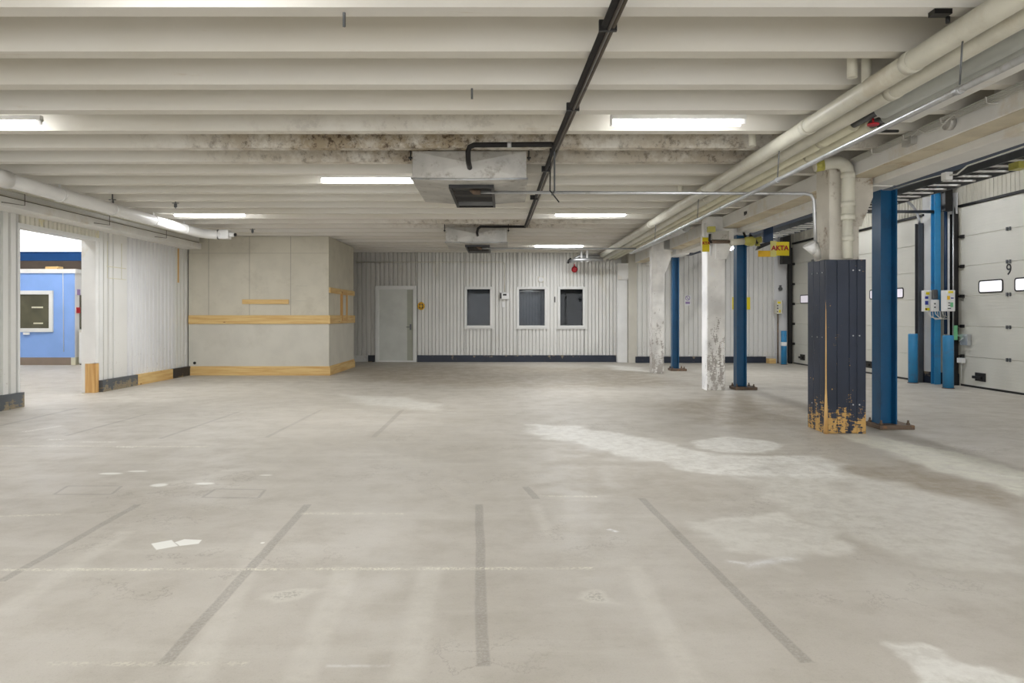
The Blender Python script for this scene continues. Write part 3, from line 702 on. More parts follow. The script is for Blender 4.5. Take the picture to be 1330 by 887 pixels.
# navy timber guard round the near column
gx0, gx1, gy0, gy1, gh = 3.54, 3.985, 7.52, 7.97, 1.92
gd = thing('column_guard', ((gx0+gx1)/2, (gy0+gy1)/2, 0), 'navy painted timber cladding around the foot of the nearest column, worn to wood', 'column guard')
xs = [gx0, 3.665, 3.80, 3.885, gx1]
for a, b in zip(xs, xs[1:]): put('front_board', MB().box(a+.002, gy0, random.uniform(0, .01), b-.002, gy0+.03, gh+random.uniform(-.004, .004)), 'guard', gd, bevel=.004)
ys = [gy0+.03, 7.67, 7.82, gy1]
for a, b in zip(ys, ys[1:]):
    put('side_board', MB().box(gx0, a+.002, random.uniform(0, .01), gx0+.03, b-.002, gh+random.uniform(-.004, .004)), 'guard', gd, bevel=.004)
    put('side_board', MB().box(gx1-.03, a+.002, 0, gx1, b-.002, gh), 'guard', gd, bevel=.004)
put('back_board', MB().box(gx0+.03, gy1-.03, 0, gx1-.03, gy1, gh), 'guard', gd)
put('corner_wear', MB().tube([(gx0+.004, gy0+.004, 0), (gx0+.004, gy0+.004, .22), (gx0+.004, gy0+.004, .5), (gx0+.004, gy0+.004, 1.2), (gx0+.006, gy0+.006, 1.7)], [.026, .02, .009, .006, .001], 6), 'pinez', gd, label='bare wood along the worn corner edge')
for z in (.32, 1.08, 1.8):
    for x in (3.84, 3.91): put('bolt', MB().disc((x, gy0-.003, z), 'y', .008, .006, 10), 'galv', gd)
    for y in (7.6, 7.72, 7.85): put('bolt', MB().disc((gx0-.003, y, z-.02), 'x', .007, .006, 10), 'galv', gd)

# blue H columns
def hpost(x0, y, h, w_, label, plate=True):
    p = thing('steel_column', (x0+w_/2, y, 0), label, 'column', 'deep blue steel columns under the beam')
    d = w_
    put('section', MB().box(x0, y-d/2, .05, x0+.016, y+d/2, h).box(x0+w_-.016, y-d/2, .05, x0+w_, y+d/2, h).box(x0+.016, y-.008, .05, x0+w_-.016, y+.008, h), 'blue', p)
    put('base_plate', MB().box(x0-.05, y-.17, 0, x0+w_+.16, y+.17, .05), 'rust', p, bevel=.006)
    for (u, v) in ((-.02, -.12), (w_+.1, -.12), (-.02, .12), (w_+.1, .12)):
        put('anchor_bolt', MB().tube([(x0+u+.01, y+v, .05), (x0+u+.01, y+v, .10)], .012, 8).disc((x0+u+.01, y+v, .06), 'z', .02, .02, 6), 'rust', p)
hpost(4.33, 7.95, 2.755, .19, 'nearest deep blue steel column right of the navy cladding')
hpost(4.09, 12.1, 2.745, .175, 'second deep blue steel column right of the peeling white column')
hpost(3.97, 16.2, 2.69, .155, 'farthest deep blue steel column seen left of the white column')
tag(put('steel_beam', MB().box(5.0, -7, 2.96, 5.16, YR, 2.975).box(5.073, -7, 2.975, 5.087, YR, 3.2).box(5.0, -7, 3.2, 5.16, YR, 3.215), 'bluedark', at=(5.08, 6, 2.96)), 'long blue steel beam, coloured dark for its shade, running behind the concrete beam in the dock bay', 'beam')  # blue steel with its shade put into the paint colour

# ---------------------------------------------------------------- cable ladder in the dock bay
cl = thing('cable_ladder', (6.05, 6, 3.08), 'galvanised cable ladder running the length of the dock bay', 'cable ladder')
put('side_rail', MB().box(5.80, 2, 3.08, 5.815, 18.3, 3.17), 'steel', cl); put('side_rail', MB().box(6.285, 2, 3.08, 6.3, 18.3, 3.17), 'steel', cl)
for k in range(54): put('rung', MB().box(5.815, 2.2+k*.3, 3.09, 6.285, 2.24+k*.3, 3.11), 'cable', cl)
cbs = MB()
for k, x in enumerate((5.87, 5.93, 5.99, 6.06, 6.12)): cbs.tube([(x+.012*math.sin(j*1.3+k), 2+j*.9, 3.125+.003*k) for j in range(19)], .012, 6)
tag(put('cable_run', cbs, 'black', at=(6, 6, 3.12)), 'dark cables lying along the cable ladder', 'cable')
for k, y in enumerate((7.4, 7.9)):
    tag(put('cable_splice', MB().box(5.95, y, 3.01, 6.08, y+.16, 3.09), 'ylamp', at=(6, y, 3.03)), ['nearer', 'farther'][k]+' yellowish cable splice under the cable ladder', 'cable splice')
tag(put('cross_conduit', MB().tube([(5.7, 13.0, 3.28), (8.3, 13.0, 3.28)], .03, 8), 'steel', at=(7, 13, 3.28)), 'grey steel crosspiece from the cable ladder to the dock wall', 'pipe')
jb = thing('junction_box', (4.47, 7.0, 2.68), 'white junction box hanging under the edge of the near beam', 'junction box')
put('housing', MB().box(4.43, 6.85, 2.665, 4.50, 6.93, 2.745), 'white', jb, bevel=.004)
put('cable', MB().tube([(4.47, 1, 2.77), (4.47, 5.8, 2.755), (4.475, 6.6, 2.75), (4.48, 6.76, 2.70), (4.47, 6.86, 2.71)], .008, 6), 'cable', jb)
put('cable', MB().tube([(4.47, 6.92, 2.735), (4.47, 7.3, 2.75), (4.45, 7.8, 2.752)], .006, 6), 'cable', jb)

# ---------------------------------------------------------------- pipe bank
def run(name, x, z, r, y0, y1, mat, label, joints=(), x1=None, cat='pipe'):
    x1 = x if x1 is None else x1
    p = thing(name, (x, (y0+y1)/2, z), label, cat)
    put('pipe_length', MB().tube([(x, y0, z), (x1, y1, z)], r, 20), mat, p)
    for y in joints:
        xx = x+(x1-x)*(y-y0)/(y1-y0); put('coupling', MB().tube([(xx, y-.04, z), (xx, y+.04, z)], r*1.07, 20), mat, p)
    return p
run('ceiling_pipe', 2.625, 2.935, .07, -7, 19.1, 'cream', 'thickest cream pipe at the left edge of the overhead pipe bank', (3.1, 4.4, 5.9, 8.9, 12.2))
run('ceiling_pipe', 2.795, 2.915, .062, -7, 19.1, 'cream', 'cream pipe second from the left in the overhead pipe bank', (4.9, 9.4))
run('ceiling_pipe', 2.975, 2.93, .085, -7, 5.35, 'bluegrey', 'fat grey-blue lagged pipe that ends above the floor in the pipe bank', ())
run('ceiling_pipe', 3.14, 2.93, .055, -7, 5.6, 'bluegrey', 'thinner grey-blue pipe beside the fat lagged one', ())
run('ceiling_pipe', 2.94, 2.91, .055, 5.75, 19.1, 'cream2', 'yellowed pipe third from the left in the overhead pipe bank', (6.3, 9.8))
run('ceiling_pipe', 3.09, 2.91, .05, 5.75, 19.1, 'cream2', 'yellowed pipe at the right edge of the overhead pipe bank', (6.9,))
run('ceiling_pipe', 3.35, 2.93, .085, 12.6, 17.2, 'galv', 'short silver lagged pipe running over the peeling columns', (), x1=3.2)
v = thing('pipe_valve', (2.95, 5.5, 2.91), 'rusty valve where the lagged pipes end', 'valve')
put('body', MB().tube([(2.96, 5.36, 2.92), (2.95, 5.5, 2.91), (2.94, 5.74, 2.91)], [.03, .028, .03], 12), 'steel', v)
put('hand_wheel', MB().disc((2.97, 5.5, 2.84), 'z', .045, .012, 14).tube([(2.97, 5.5, 2.84), (2.97, 5.5, 2.9)], .008, 8), 'red', v)
v = thing('pipe_valve', (3.12, 5.7, 2.9), 'black lever valve under the pipe bank', 'valve')
put('body', MB().tube([(3.14, 5.6, 2.92), (3.09, 5.75, 2.91)], .035, 12), 'steel', v)
put('lever', MB().tube([(3.12, 5.68, 2.88), (3.14, 5.7, 2.84), (3.2, 5.55, 2.80)], [.02, .018, .012], 8), 'black', v)
run('conduit_pipe', 2.60, 2.59, .02, -4, 13.65, 'galv', 'long thin galvanised conduit hung on rods below the pipe bank', (3.9, 8.2), cat='pipe')
tag(put('cable_tray', MB().box(3.22, -4, 2.97, 3.52, 5.9, 2.99).box(3.5, -4, 2.99, 3.52, 5.9, 3.02), 'beam', at=(3.37, 1, 2.97)), 'flat pale tray between the grey-blue pipes and the near beam', 'cable tray')
# cross pieces dropping into pipe bank from above
for k, (x, y) in enumerate(((2.47, 4.85), (2.6, 4.9), (2.47, 6.8), (2.45, 9.5))):
    tag(put('riser_pipe', MB().tube([(x, y, 2.93 if x > 2.5 else 2.99), (x, y, ZS)], .035, 14), 'cream', at=(x, y, 3.2)),
        ['nearest cream riser stub between ceiling ribs', 'cream riser stub beside the nearest one', 'cream riser stub above the lit tube at right', 'farthest cream riser stub by the pipe bank'][k], 'pipe')
# hangers
for k, (x, y, z) in enumerate(((2.60, 3.9, 2.61), (2.60, 6.5, 2.61), (2.60, 11.8, 2.61), (2.60, 9.2, 2.61))):
    h = thing('pipe_hanger', (x, y, z), ['nearest', 'second', 'farthest', 'third'][k]+' thin rod hanger holding the galvanised conduit below the pipe bank', 'hanger', 'rod hangers of the conduit')
    put('rod', MB().tube([(x, y, z), (x+.015, y, 2.85), (x+.02, y, 2.88)], .005, 6), 'steel', h)
    put('clip', MB().tube([(x, y-.015, z-.02), (x, y+.015, z-.02)], .026, 12), 'galv', h)
# downpipe at first column
dp = thing('downpipe', (3.76, 7.5, 1.92), 'cream drainpipe with collars running down the nearest column', 'pipe')
xx, yy = 3.775, 7.50
put('pipe_length', MB().tube([(xx, yy+.01, 1.93), (xx, yy+.01, 2.4)], .055, 20), 'cream', dp)
put('upper_length', MB().tube([(xx, yy, 2.4), (xx, yy, 2.86), (xx-.012, yy, 2.92), (xx-.05, yy, 2.965), (xx-.12, yy, 2.985), (3.55, yy+.02, 2.975), (3.42, yy+.05, 2.96)], .068, 20), 'cream', dp)
for z in (2.15, 2.38, 2.52, 2.84): put('collar', MB().tube([(xx, yy, z-.03), (xx, yy, z+.03)], .075 if z > 2.3 else .062, 20), 'cream', dp)
put('yellow_joint', MB().tube([(3.44, yy+.05, 2.96), (3.52, yy+.03, 2.972)], .073, 20), 'ylamp', dp)
# thin wire rack on beam
rk = thing('wire_rack', (3.8, 4, 3.0), 'row of thin pale cables clipped along the top of the near beam', 'cables')
for k in range(5): put('cable', MB().tube([(3.80-.012*k, -2, 2.962+.008*k), (3.80-.012*k, 7.4, 2.962+.008*k)], .0045, 6), 'cable', rk)
for k in range(12): put('clip', MB().box(3.74, .9+k*.55, 2.945, 3.745, .915+k*.55, 3.0).box(3.74, .9+k*.55, 2.945, 3.838, .915+k*.55, 2.95), 'cable', rk)
fx = thing('junction_box', (3.8, 6.0, 2.92), 'pair of grey junction boxes with looping wires on the near beam', 'junction box')
put('housing', MB().box(3.78, 6.35, 2.90, 3.838, 6.5, 2.98), 'galvdull', fx, bevel=.005); put('housing', MB().disc((3.81, 5.85, 2.95), 'x', .06, .05, 16), 'galvdull', fx)
put('wire', MB().tube([(3.79, 6.36, 2.97), (3.76, 6.2, 2.99), (3.76, 6.1, 2.93), (3.78, 5.95, 2.92), (3.78, 5.8, 2.98), (3.78, 5.6, 3.0)], .008, 6), 'cable', fx)

# drain pipes from heaters
d1 = thing('drain_pipe', (3.38, 7.45, 2.1), 'thin grey drain pipe from the near heater across to the clad column', 'pipe')
put('pipe_length', MB().tube([(-.28, 7.5, 2.655), (3.3, 7.5, 2.64), (3.37, 7.5, 2.625), (3.40, 7.5, 2.57), (3.41, 7.5, 2.3), (3.43, 7.52, 2.06)], .018, 12), 'galv', d1)
put('trap', MB().tube([(3.43, 7.52, 2.10), (3.45, 7.54, 2.0), (3.47, 7.56, 1.93)], [.03, .045, .035], 14), 'galvdull', d1)
put('funnel', MB().tube([(3.36, 7.53, 2.09), (3.42, 7.54, 1.99)], [.075, .03], 14), 'white', d1)
put('elbow', MB().tube([(-.36, 7.5, 2.72), (-.355, 7.5, 2.68), (-.33, 7.5, 2.66), (-.26, 7.5, 2.655)], .03, 12), 'rust', d1)
d2 = thing('drain_pipe', (2.6, 13.65, 2.64), 'thin grey drain pipe from the far heater to the pipe bank', 'pipe')
put('pipe_length', MB().tube([(-.5, 13.65, 2.645), (2.63, 13.65, 2.64)], .018, 10), 'galv', d2)
put('elbow', MB().tube([(-.54, 13.65, 2.72), (-.535, 13.65, 2.68), (-.5, 13.65, 2.65), (-.45, 13.65, 2.645)], .028, 10), 'rust', d2)
st = thing('pipe_strap', (.5, 7.48, 2.63), 'black strap tying the drain pipe up to the dark pipe', 'strap')
put('strap', MB().tube([(.47, 6.95, 3.0), (.50, 7.48, 2.67), (.54, 7.48, 2.62), (.6, 7.47, 2.54)], .008, 6), 'black', st)
put('strap_loop', MB().tube([(.51, 6.95, 3.0), (.55, 7.48, 2.67), (.52, 7.48, 2.62)], .010, 6), 'steel', st)

# black diagonal pipe
bp = thing('ceiling_pipe', (.5, 6.8, 3.0), 'long black lagged pipe running diagonally along the ceiling to the heaters', 'pipe')
put('pipe_length', MB().tube([(.715, 0, 2.995), (.50, 6.85, 2.995), (.395, 13.05, 2.995)], .022, 12), 'blackpipe', bp)
put('branch_pipe', MB().tube([(.50, 6.78, 2.995), (.46, 6.78, 3.0), (-.30, 6.78, 2.995), (-.345, 6.78, 2.975), (-.36, 6.78, 2.93), (-.36, 6.8, 2.86), (-.36, 6.88, 2.84), (-.36, 7.13, 2.84)], .027, 12), 'blackpipe', bp)
put('branch_pipe', MB().tube([(.40, 13.0, 2.995), (-.45, 13.0, 2.995), (-.5, 13.0, 2.96), (-.52, 13.0, 2.88), (-.52, 13.28, 2.86)], .025, 10), 'blackpipe', bp)
put('clamp', MB().tube([(.03, 6.78, 2.998), (.07, 6.78, 2.998)], .031, 12), 'galv', bp)
cp = thing('conduit_pipe', (.55, 5, 3.0), 'thin weathered conduit strapped beside the black diagonal pipe', 'pipe')
put('pipe_length', MB().tube([(.765, 0, 2.99), (.545, 6.85, 2.99), (.44, 12.95, 2.99)], .014, 10), 'brownpipe', cp)
put('pipe_length', MB().tube([(.74, 0, 2.975), (.52, 6.85, 2.975)], .010, 10), 'brownpipe', cp)
for y in (4.0, 5.55, 7.9, 9.8): put('clamp', MB().box(.715-.0316*y-.035, y-.012, 2.965, .715-.0316*y+.07, y+.012, ZR), 'black', cp)

# ---------------------------------------------------------------- ceiling heaters
def heater(x0, y0, label):
    h = thing('ceiling_heater', (x0+.6, y0+.7, 2.68), label, 'heater', 'metal heater units hung from the ceiling')
    x1 = x0+1.19; y1 = y0+1.42; zt = ZR-.01; zb = 2.725
    mb = MB(); V = mb.bm.verts.new
    A, B, C, D = V((x0, y0, zt)), V((x1, y0, zt)), V((x1, y0-.01, zb)), V((x0, y0-.01, zb)); mid = V(((x0+x1)/2, y0-.045, zt-.13)); mid2 = V(((x0+x1)/2, y0-.035, zb-.012))
    E, G, H, I = V((x0, y1, zt)), V((x1, y1, zt)), V((x1, y1, zb)), V((x0, y1, zb))
    for f in ([A, B, mid], [B, C, mid], [C, mid2, mid], [mid2, D, mid], [D, A, mid], [A, E, G, B], [B, G, H, C], [A, D, I, E], [E, I, H, G]): mb.bm.faces.new(f)
    put('casing', mb, 'galvdull', h)
    und = MB(); V = und.bm.verts.new
    a = [V((x0-.012, y0-.02, zb)), V((x1+.012, y0-.02, zb)), V((x1+.03, y1, zb)), V((x0-.03, y1, zb))]
    b = [V((x0+.37, y0+.1, zb-.035)), V((x0+.85, y0+.1, zb-.035)), V((x0+.85, y1-.05, zb-.035)), V((x0+.37, y1-.05, zb-.035))]
    for i in range(4): und.bm.faces.new([a[i], a[(i+1) % 4], b[(i+1) % 4], b[i]])
    und.bm.faces.new(b)
    put('underside', und, 'galvdull', h)
    put('front_lip', MB().tube([(x0-.015, y0-.02, zb+.004), ((x0+x1)/2, y0-.045, zb-.012), (x1+.015, y0-.02, zb+.004)], .012, 6), 'galv', h)
    lv = put('louvre_box', MB().frame('z', None, 0, 1, 0, 1, .1, 0, 1) if False else MB().box(x0+.37, y0+.1, zb-.075, x0+.40, y1-.02, zb-.03).box(x0+.82, y0+.1, zb-.075, x0+.85, y1-.02, zb-.03).box(x0+.4, y0+.1, zb-.07, x0+.82, y0+.13, zb-.03).box(x0+.4, y1-.05, zb-.075, x0+.82, y1-.02, zb-.03).box(x0+.40, y0+.13, zb-.045, x0+.82, y1-.05, zb-.037), 'black', h)
    for k, yy in enumerate((.42, .82, 1.14)):
        put('louvre_blade', MB().prism([(y0+yy, zb-.045), (y0+yy+.05, zb-.08), (y0+yy+.07, zb-.08), (y0+yy+.02, zb-.045)], 'x', x0+.4, x0+.82), 'black' if k != 2 else 'steel', lv)
    for x in (x0-.03, x1+.03): put('hanger_bolt', MB().tube([(x, y0+.08, zt-.08), (x, y0+.08, ZS)], .008, 6).box(x-.02, y0+.06, zt-.06, x+.02, y0+.1, zt-.045), 'black', h)
    return h
heater(-.96, 7.14, 'near grey sheet-metal heater unit under the stained ceiling')
heater(-1.14, 13.3, 'far grey sheet-metal heater unit in front of the end wall')

# ---------------------------------------------------------------- fluorescent lamps
def lamp(x0, y, z, L, label, tube='tube', along='x', rods=True, top=ZS):
    f = thing('fluorescent_lamp', (x0+(L/2 if along == 'x' else 0), y+(0 if along == 'x' else L/2), z), label, 'lamp', 'fluorescent ceiling lamps')
    if along == 'x':
        put('housing', MB().prism([(y-.03, z+.03), (y+.03, z+.03), (y+.022, z+.075), (y-.022, z+.075)], 'x', x0-.02, x0+L+.05), 'white', f)
        tb = MB().tube([(x0, y, z), (x0+L, y, z)], .028, 10)
        put('end_cap', MB().box(x0-.02, y-.03, z-.02, x0-.002, y+.03, z+.04), 'white', f); put('end_cap', MB().prism([(y-.02, z+.04), (y+.02, z+.04), (y+.005, z-.005), (y-.005, z-.005)], 'x', x0+L+.002, x0+L+.05), 'white', f)
        ps = [(x0+.25, y), (x0+L-.25, y)]
    else:
        put('housing', MB().box(x0-.03, y-.02, z+.03, x0+.03, y+L+.02, z+.075), 'white', f)
        tb = MB().tube([(x0, y, z), (x0, y+L, z)], .028, 10)
        ps = [(x0, y+.25), (x0, y+L-.25)]
    put('light_tube', tb, tube, f)
    if tube != 'tubeannex':
        la = bpy.data.lights.new('lamp_light', 'AREA'); la.shape = 'RECTANGLE'; la.size = L; la.size_y = .05; la.energy = (LAMP_DOCK if z > 4 else LAMP_NEAR) if tube == 'tubedock' else LAMP_FAR if y > 8 else LAMP_NEAR; la.color = (.95, .97, 1)
        lo = bpy.data.objects.new('lamp_light', la); COL.objects.link(lo); lo.parent = f; lo.location = (0, 0, -.032); lo.rotation_euler = (0, 0, 0 if along == 'x' else math.pi/2)
    for (a, b) in ps: put('suspension_rod', MB().tube([(a, b, z+.07), (a, b, top)], .005, 6), 'white', f)
lamp(.98, 6.17, 3.04, 1.15, 'lit tube lamp at upper right of the ceiling, nearest in view')
lamp(-5.45, 6.2, 3.04, 1.2, 'lit tube lamp at the left edge of the ceiling')
lamp(-2.35, 8.80, 3.04, 1.2, 'lit tube lamp just left of the near heater unit')
lamp(.88, 11.75, 3.04, 1.2, 'lit tube lamp right of the black pipe, mid ceiling')
lamp(-5.68, 11.78, 3.04, 1.2, 'lit tube lamp near the left wall pipe, by the partition')
lamp(.76, 17.05, 3.04, 1.2, 'farthest lit tube lamp near the end wall')
k = 0
for (x, y, lb) in ((.98, .98, 'right of the viewpoint overhead'), (-5.4, .98, 'left of the viewpoint overhead'), (-2.3, 3.4, 'just ahead overhead'), (.98, -3.8, 'far behind at right'), (-5.4, -3.8, 'far behind at left'), (-2.3, -1.4, 'behind the viewpoint overhead')):
    lamp(x, y, 3.04, 1.2, 'lit tube lamp '+lb)
lamp(5.08, 14.7, 2.80, .95, 'lit tube lamp in the dock bay behind the peeling column', 'tubedock', 'y', top=2.96)
lamp(5.08, 3.0, 2.80, 1.2, 'lit tube lamp in the near dock bay', 'tubedock', 'y', top=2.96)
for y, lb in ((7.6, 'near'), (11.2, 'middle'), (14.6, 'far')):
    lamp(6.9, y, 4.1, 1.2, lb+' high tube lamp under the dock roof', 'tubedock', 'y', top=4.45)

# ---------------------------------------------------------------- signs and small things
s1 = thing('warning_sign', (4.9, 10.9, 2.3), 'yellow sign reading AKTA hanging in the dock bay', 'sign')
YS = 12.0
def at(px, py, Y): return ((px-CX)*Y/F, Y, CH-(py-CY)*Y/F)
a = at(1001, 332, YS); b = at(1025, 314, YS); a0 = at(1001, 333, YS)
a = at(1001, 332, YS)
put('yellow_panel', MB().box(a[0], YS, a[2], b[0], YS+.02, b[2]), 'yellow', s1)
c0 = at(1000.5, 333.5, YS); c1 = at(1008, 313, YS)
put('faded_panel', MB().box(c0[0], YS-.012, c0[2], c1[0], YS, c1[2]), 'clearfilm', s1)
put('lettering', text_on('AKTA', .115, (at(1012.7, 323, YS)[0], YS-.014, at(0, 322.5, YS)[2]), 'front', depth=.004, bold=.0035), 'redtext', s1)
o0 = at(985, 333.5, YS+.6); o1 = at(1003, 325.5, YS+.6)
tag(put('warning_board', MB().box(o0[0], YS+.6, o0[2], o1[0], YS+.62, o1[2]), 'amber', at=(o0[0], YS+.6, o0[2])), 'amber board hanging behind the AKTA sign', 'sign')
bk_ = at(982, 323, YS+.62); 
hb = thing('motor_bracket', (bk_[0], YS+.66, bk_[2]), 'black drive bracket holding the hanging yellow signs', 'bracket')
e0 = at(982, 325, YS+.7); e1 = at(1003, 313, YS+.7)
put('arm', MB().prism([(e0[0], e0[2]), (e1[0], e0[2]+.13), (e1[0], e1[2]), (e0[0]+.05, e1[2]-.06)], 'y', YS+.64, YS+.74), 'black', hb)
put('upright', MB().box(at(991, 0, YS+.7)[0], YS+.66, e1[2]-.03, at(1003, 0, YS+.7)[0], YS+.72, 2.96), 'bluedark', hb)
put('tie_rod', MB().tube([(e1[0]-.02, YS+.68, e1[2]-.06), (at(1012, 0, YS)[0], YS+.03, b[2]-.03)], .012, 8), 'black', hb)
# cluster of fittings by column 2
cf = thing('light_fitting', (4.1, 11.6, 2.6), 'yellow-green cracked bulkhead light beside the second column', 'light fitting')
q = at(972, 314, 11.8)
put('lens', MB().tube([(q[0]-.10, 11.75, q[2]), (q[0]-.05, 11.75, q[2]+.005), (q[0]+.05, 11.75, q[2]), (q[0]+.09, 11.75, q[2]-.005)], [.05, .075, .085, .06], 14), 'ylamp', cf)
put('sleeve', MB().tube([(q[0]-.34, 11.72, q[2]-.02), (q[0]-.10, 11.75, q[2])], .055, 14), 'cream', cf)
put('bracket', MB().tube([(q[0], 11.75, q[2]+.07), (q[0]+.05, 11.85, q[2]+.12), (q[0]+.14, 11.9, q[2]+.06), (q[0]+.2, 11.9, q[2]-.02)], .02, 8).tube([(q[0]-.05, 11.8, q[2]+.07), (q[0]-.05, 11.9, 2.76)], .02, 8), 'black', cf)
q2 = at(984, 312, 12)
tag(put('indicator_lamp', MB().tube([(q2[0]-.05, 12, q2[2]), (q2[0]+.06, 12, q2[2]+.01)], [.045, .06], 12).tube([(q2[0]+.0, 12, q2[2]-.0), (q2[0], 12, q2[2]-.1)], [.03, .045], 12), 'ylamp', at=(q2[0], 12, q2[2])), 'small yellow indicator lamp right of the cracked light', 'lamp')
q = at(925, 305.5, 11.7); q1 = at(947, 299, 11.7)
bx3 = thing('junction_box', (q[0]+.1, 11.6, 2.6), 'grey metal box across the top of the second column', 'junction box')
put('housing', MB().box(at(925, 0, 11.7)[0], 11.70, at(0, 311, 11.7)[2], at(947, 0, 11.7)[0], 11.86, at(0, 300, 11.7)[2]), 'galvdull', bx3, bevel=.006)
put('pipe_length', MB().tube([at(922, 314, 11.75), at(950, 314, 11.75)], .03, 10), 'rust', bx3)
put('pipe_bend', MB().tube([at(922, 304, 11.72), at(921.5, 312, 11.72), at(924, 315, 11.74)], .022, 10), 'black', bx3)
tag(put('siren', MB().box(at(919, 0, 11.66)[0], 11.60, at(0, 301, 11.6)[2], at(928, 0, 11.66)[0], 11.70, at(0, 294, 11.6)[2]), 'ylamp', at=at(923, 298, 11.65)), 'yellow box under the silver pipe at the second column', 'box')
sg = thing('warning_sign', (3.5, 12, 2.35), 'yellow sign reading KTA on a white post at the second column', 'sign')
pz0, pz1 = at(0, 327, 11.8)[2], at(0, 307, 11.8)[2]
px0, px1 = at(910, 0, 11.8)[0], at(921, 0, 11.8)[0]
put('white_back', MB().prism([(px0, pz0), (px1, pz0), (px1, pz1+.02), (px0+.05, pz1-.01), (px0, pz1+.02)], 'y', 11.79, 11.80), 'white', sg)
put('yellow_panel', MB().box(at(912, 0, 11.8)[0], 11.78, pz0, px1, 11.79, pz1-.02), 'yellow', sg)
put('lettering', text_on('KTA', .066, (at(916.6, 0, 11.8)[0], 11.777, at(0, 316, 11.8)[2]), 'front', depth=.004, bold=.003), 'redtext', sg)
put('post', MB().box(at(914, 0, 11.85)[0], 11.80, pz1, at(916.5, 0, 11.85)[0], 11.86, 2.9), 'white', sg)
cone = at(923.5, 326, 11.8)
tag(put('cable_cover', MB().tube([(cone[0]+.01, 11.82, cone[2]+.12), (cone[0], 11.82, cone[2]-.08)], [.03, .012], 10), 'white', at=cone), 'white tapered cover hanging on the second column', 'cover')
# wall signs
q = at(893, 389, YR)
sg = thing('notice_sign', (q[0], YR-.01, q[2]), 'small white notice with a violet prohibition ring on the dock wall', 'sign')
put('white_panel', MB().box(q[0]-.09, YR-.01, q[2]-.17, q[0]+.09, YR-.002, q[2]+.12), 'paper', sg)
rg = MB(); rg.tube([(q[0]+.06*math.cos(a), YR-.013, q[2]+.04+.06*math.sin(a)) for a in [2*math.pi*i/20 for i in range(21)]], .008, 6).tube([(q[0]-.04, YR-.013, q[2]+.08), (q[0]+.04, YR-.013, q[2])], .008, 6)
put('prohibition_ring', rg, 'purple', sg); put('caption_block', MB().box(q[0]-.06, YR-.013, q[2]-.12, q[0]+.06, YR-.009, q[2]-.06), 'purple', sg)
u0 = at(951, 402, YR); u1 = at(974, 386, YR)
sg = thing('warning_sign', (u0[0], YR-.02, u0[2]), 'yellow square sign on the corrugated wall behind the second blue column', 'sign')
put('yellow_panel', MB().box(u0[0], YR-.02, u0[2], u1[0], YR-.005, u1[2]), 'yellow', sg)
put('amber_square', MB().box(u0[0]+.06, YR-.023, u0[2]+.08, u0[0]+.22, YR-.02, u0[2]+.26), 'amber', sg)
# back wall fittings
def yq(px, py): return at(px, py, YB)
q = yq(547, 397.5)
sg = thing('hose_emblem', (q[0], YB-.03, q[2]), 'round yellow and dark reel on the wall right of the door', 'reel')
put('rim', MB().tube([(q[0]+.085*math.cos(a), YB-.02, q[2]+.095*math.sin(a)) for a in [2*math.pi*i/24 for i in range(25)]], .018, 8), 'amber', sg)
put('spokes', MB().box(q[0]-.08, YB-.03, q[2]-.012, q[0]+.08, YB-.01, q[2]+.012).box(q[0]-.012, YB-.03, q[2]-.09, q[0]+.012, YB-.01, q[2]+.09).disc((q[0], YB-.02, q[2]), 'y', .035, .03), 'amber', sg)
put('backing', MB().disc((q[0], YB-.004, q[2]), 'y', .085, .006), 'rust', sg)
q = yq(656, 384.5)
jb = thing('junction_box', (q[0], YB-.06, q[2]), 'white wall unit with a dark display between the left and middle windows', 'wall unit')
put('housing', MB().box(q[0]-.12, YB-.09, q[2]-.09, q[0]+.12, YB-.005, q[2]+.09), 'white', jb, bevel=.01)
put('display', MB().box(q[0]-.06, YB-.094, q[2]+.01, q[0]+.04, YB-.089, q[2]+.06), 'black', jb)
put('end_cap', MB().box(q[0]-.14, YB-.092, q[2]-.07, q[0]-.1, YB-.01, q[2]+.085), 'black', jb)
q = yq(654, 395.5); tag(put('light_switch', MB().box(q[0]-.04, YB-.03, q[2]-.08, q[0]+.04, YB-.002, q[2]+.08), 'paper', at=q, bevel=.004), 'small white switch below the wall unit', 'switch')
p1, p2, p3 = yq(462, 340.5), yq(655.5, 340.5), yq(655.5, 379)
tag(put('wall_conduit', MB().tube([p1[:1]+(YB-.015,)+p1[2:], (p2[0]-.05, YB-.015, p2[2]), (p2[0], YB-.015, p2[2]-.05), (p3[0], YB-.015, p3[2])], .012, 8), 'cream', at=p2), 'thin conduit running along the far wall and down to the wall unit', 'pipe')
q = yq(702.5, 363); s = thing('detector', (q[0], YB-.03, q[2]), 'round white detector above the middle window', 'detector')
put('base', MB().box(q[0]-.08, YB-.012, q[2]-.08, q[0]+.08, YB-.002, q[2]+.08), 'cream', s); put('dome', MB().disc((q[0], YB-.03, q[2]), 'y', .07, .04), 'paper', s)
q = yq(746, 350); s = thing('alarm_bell', (q[0], YB-.06, q[2]), 'red fire alarm bell above the right window', 'bell')
put('gong', MB().tube([(q[0], YB-.01, q[2]), (q[0], YB-.05, q[2]), (q[0], YB-.085, q[2])], [.085, .085, .05], 24), 'red', s); put('bracket', MB().box(q[0]-.015, YB-.03, q[2]+.08, q[0]+.015, YB-.002, q[2]+.15), 'red', s)
q = yq(720.5, 389); tag(put('wall_bracket', MB().box(q[0]-.012, YB-.04, q[2]-.08, q[0]+.012, YB-.002, q[2]+.08), 'black', at=q), 'thin black bracket left of the right window', 'bracket')
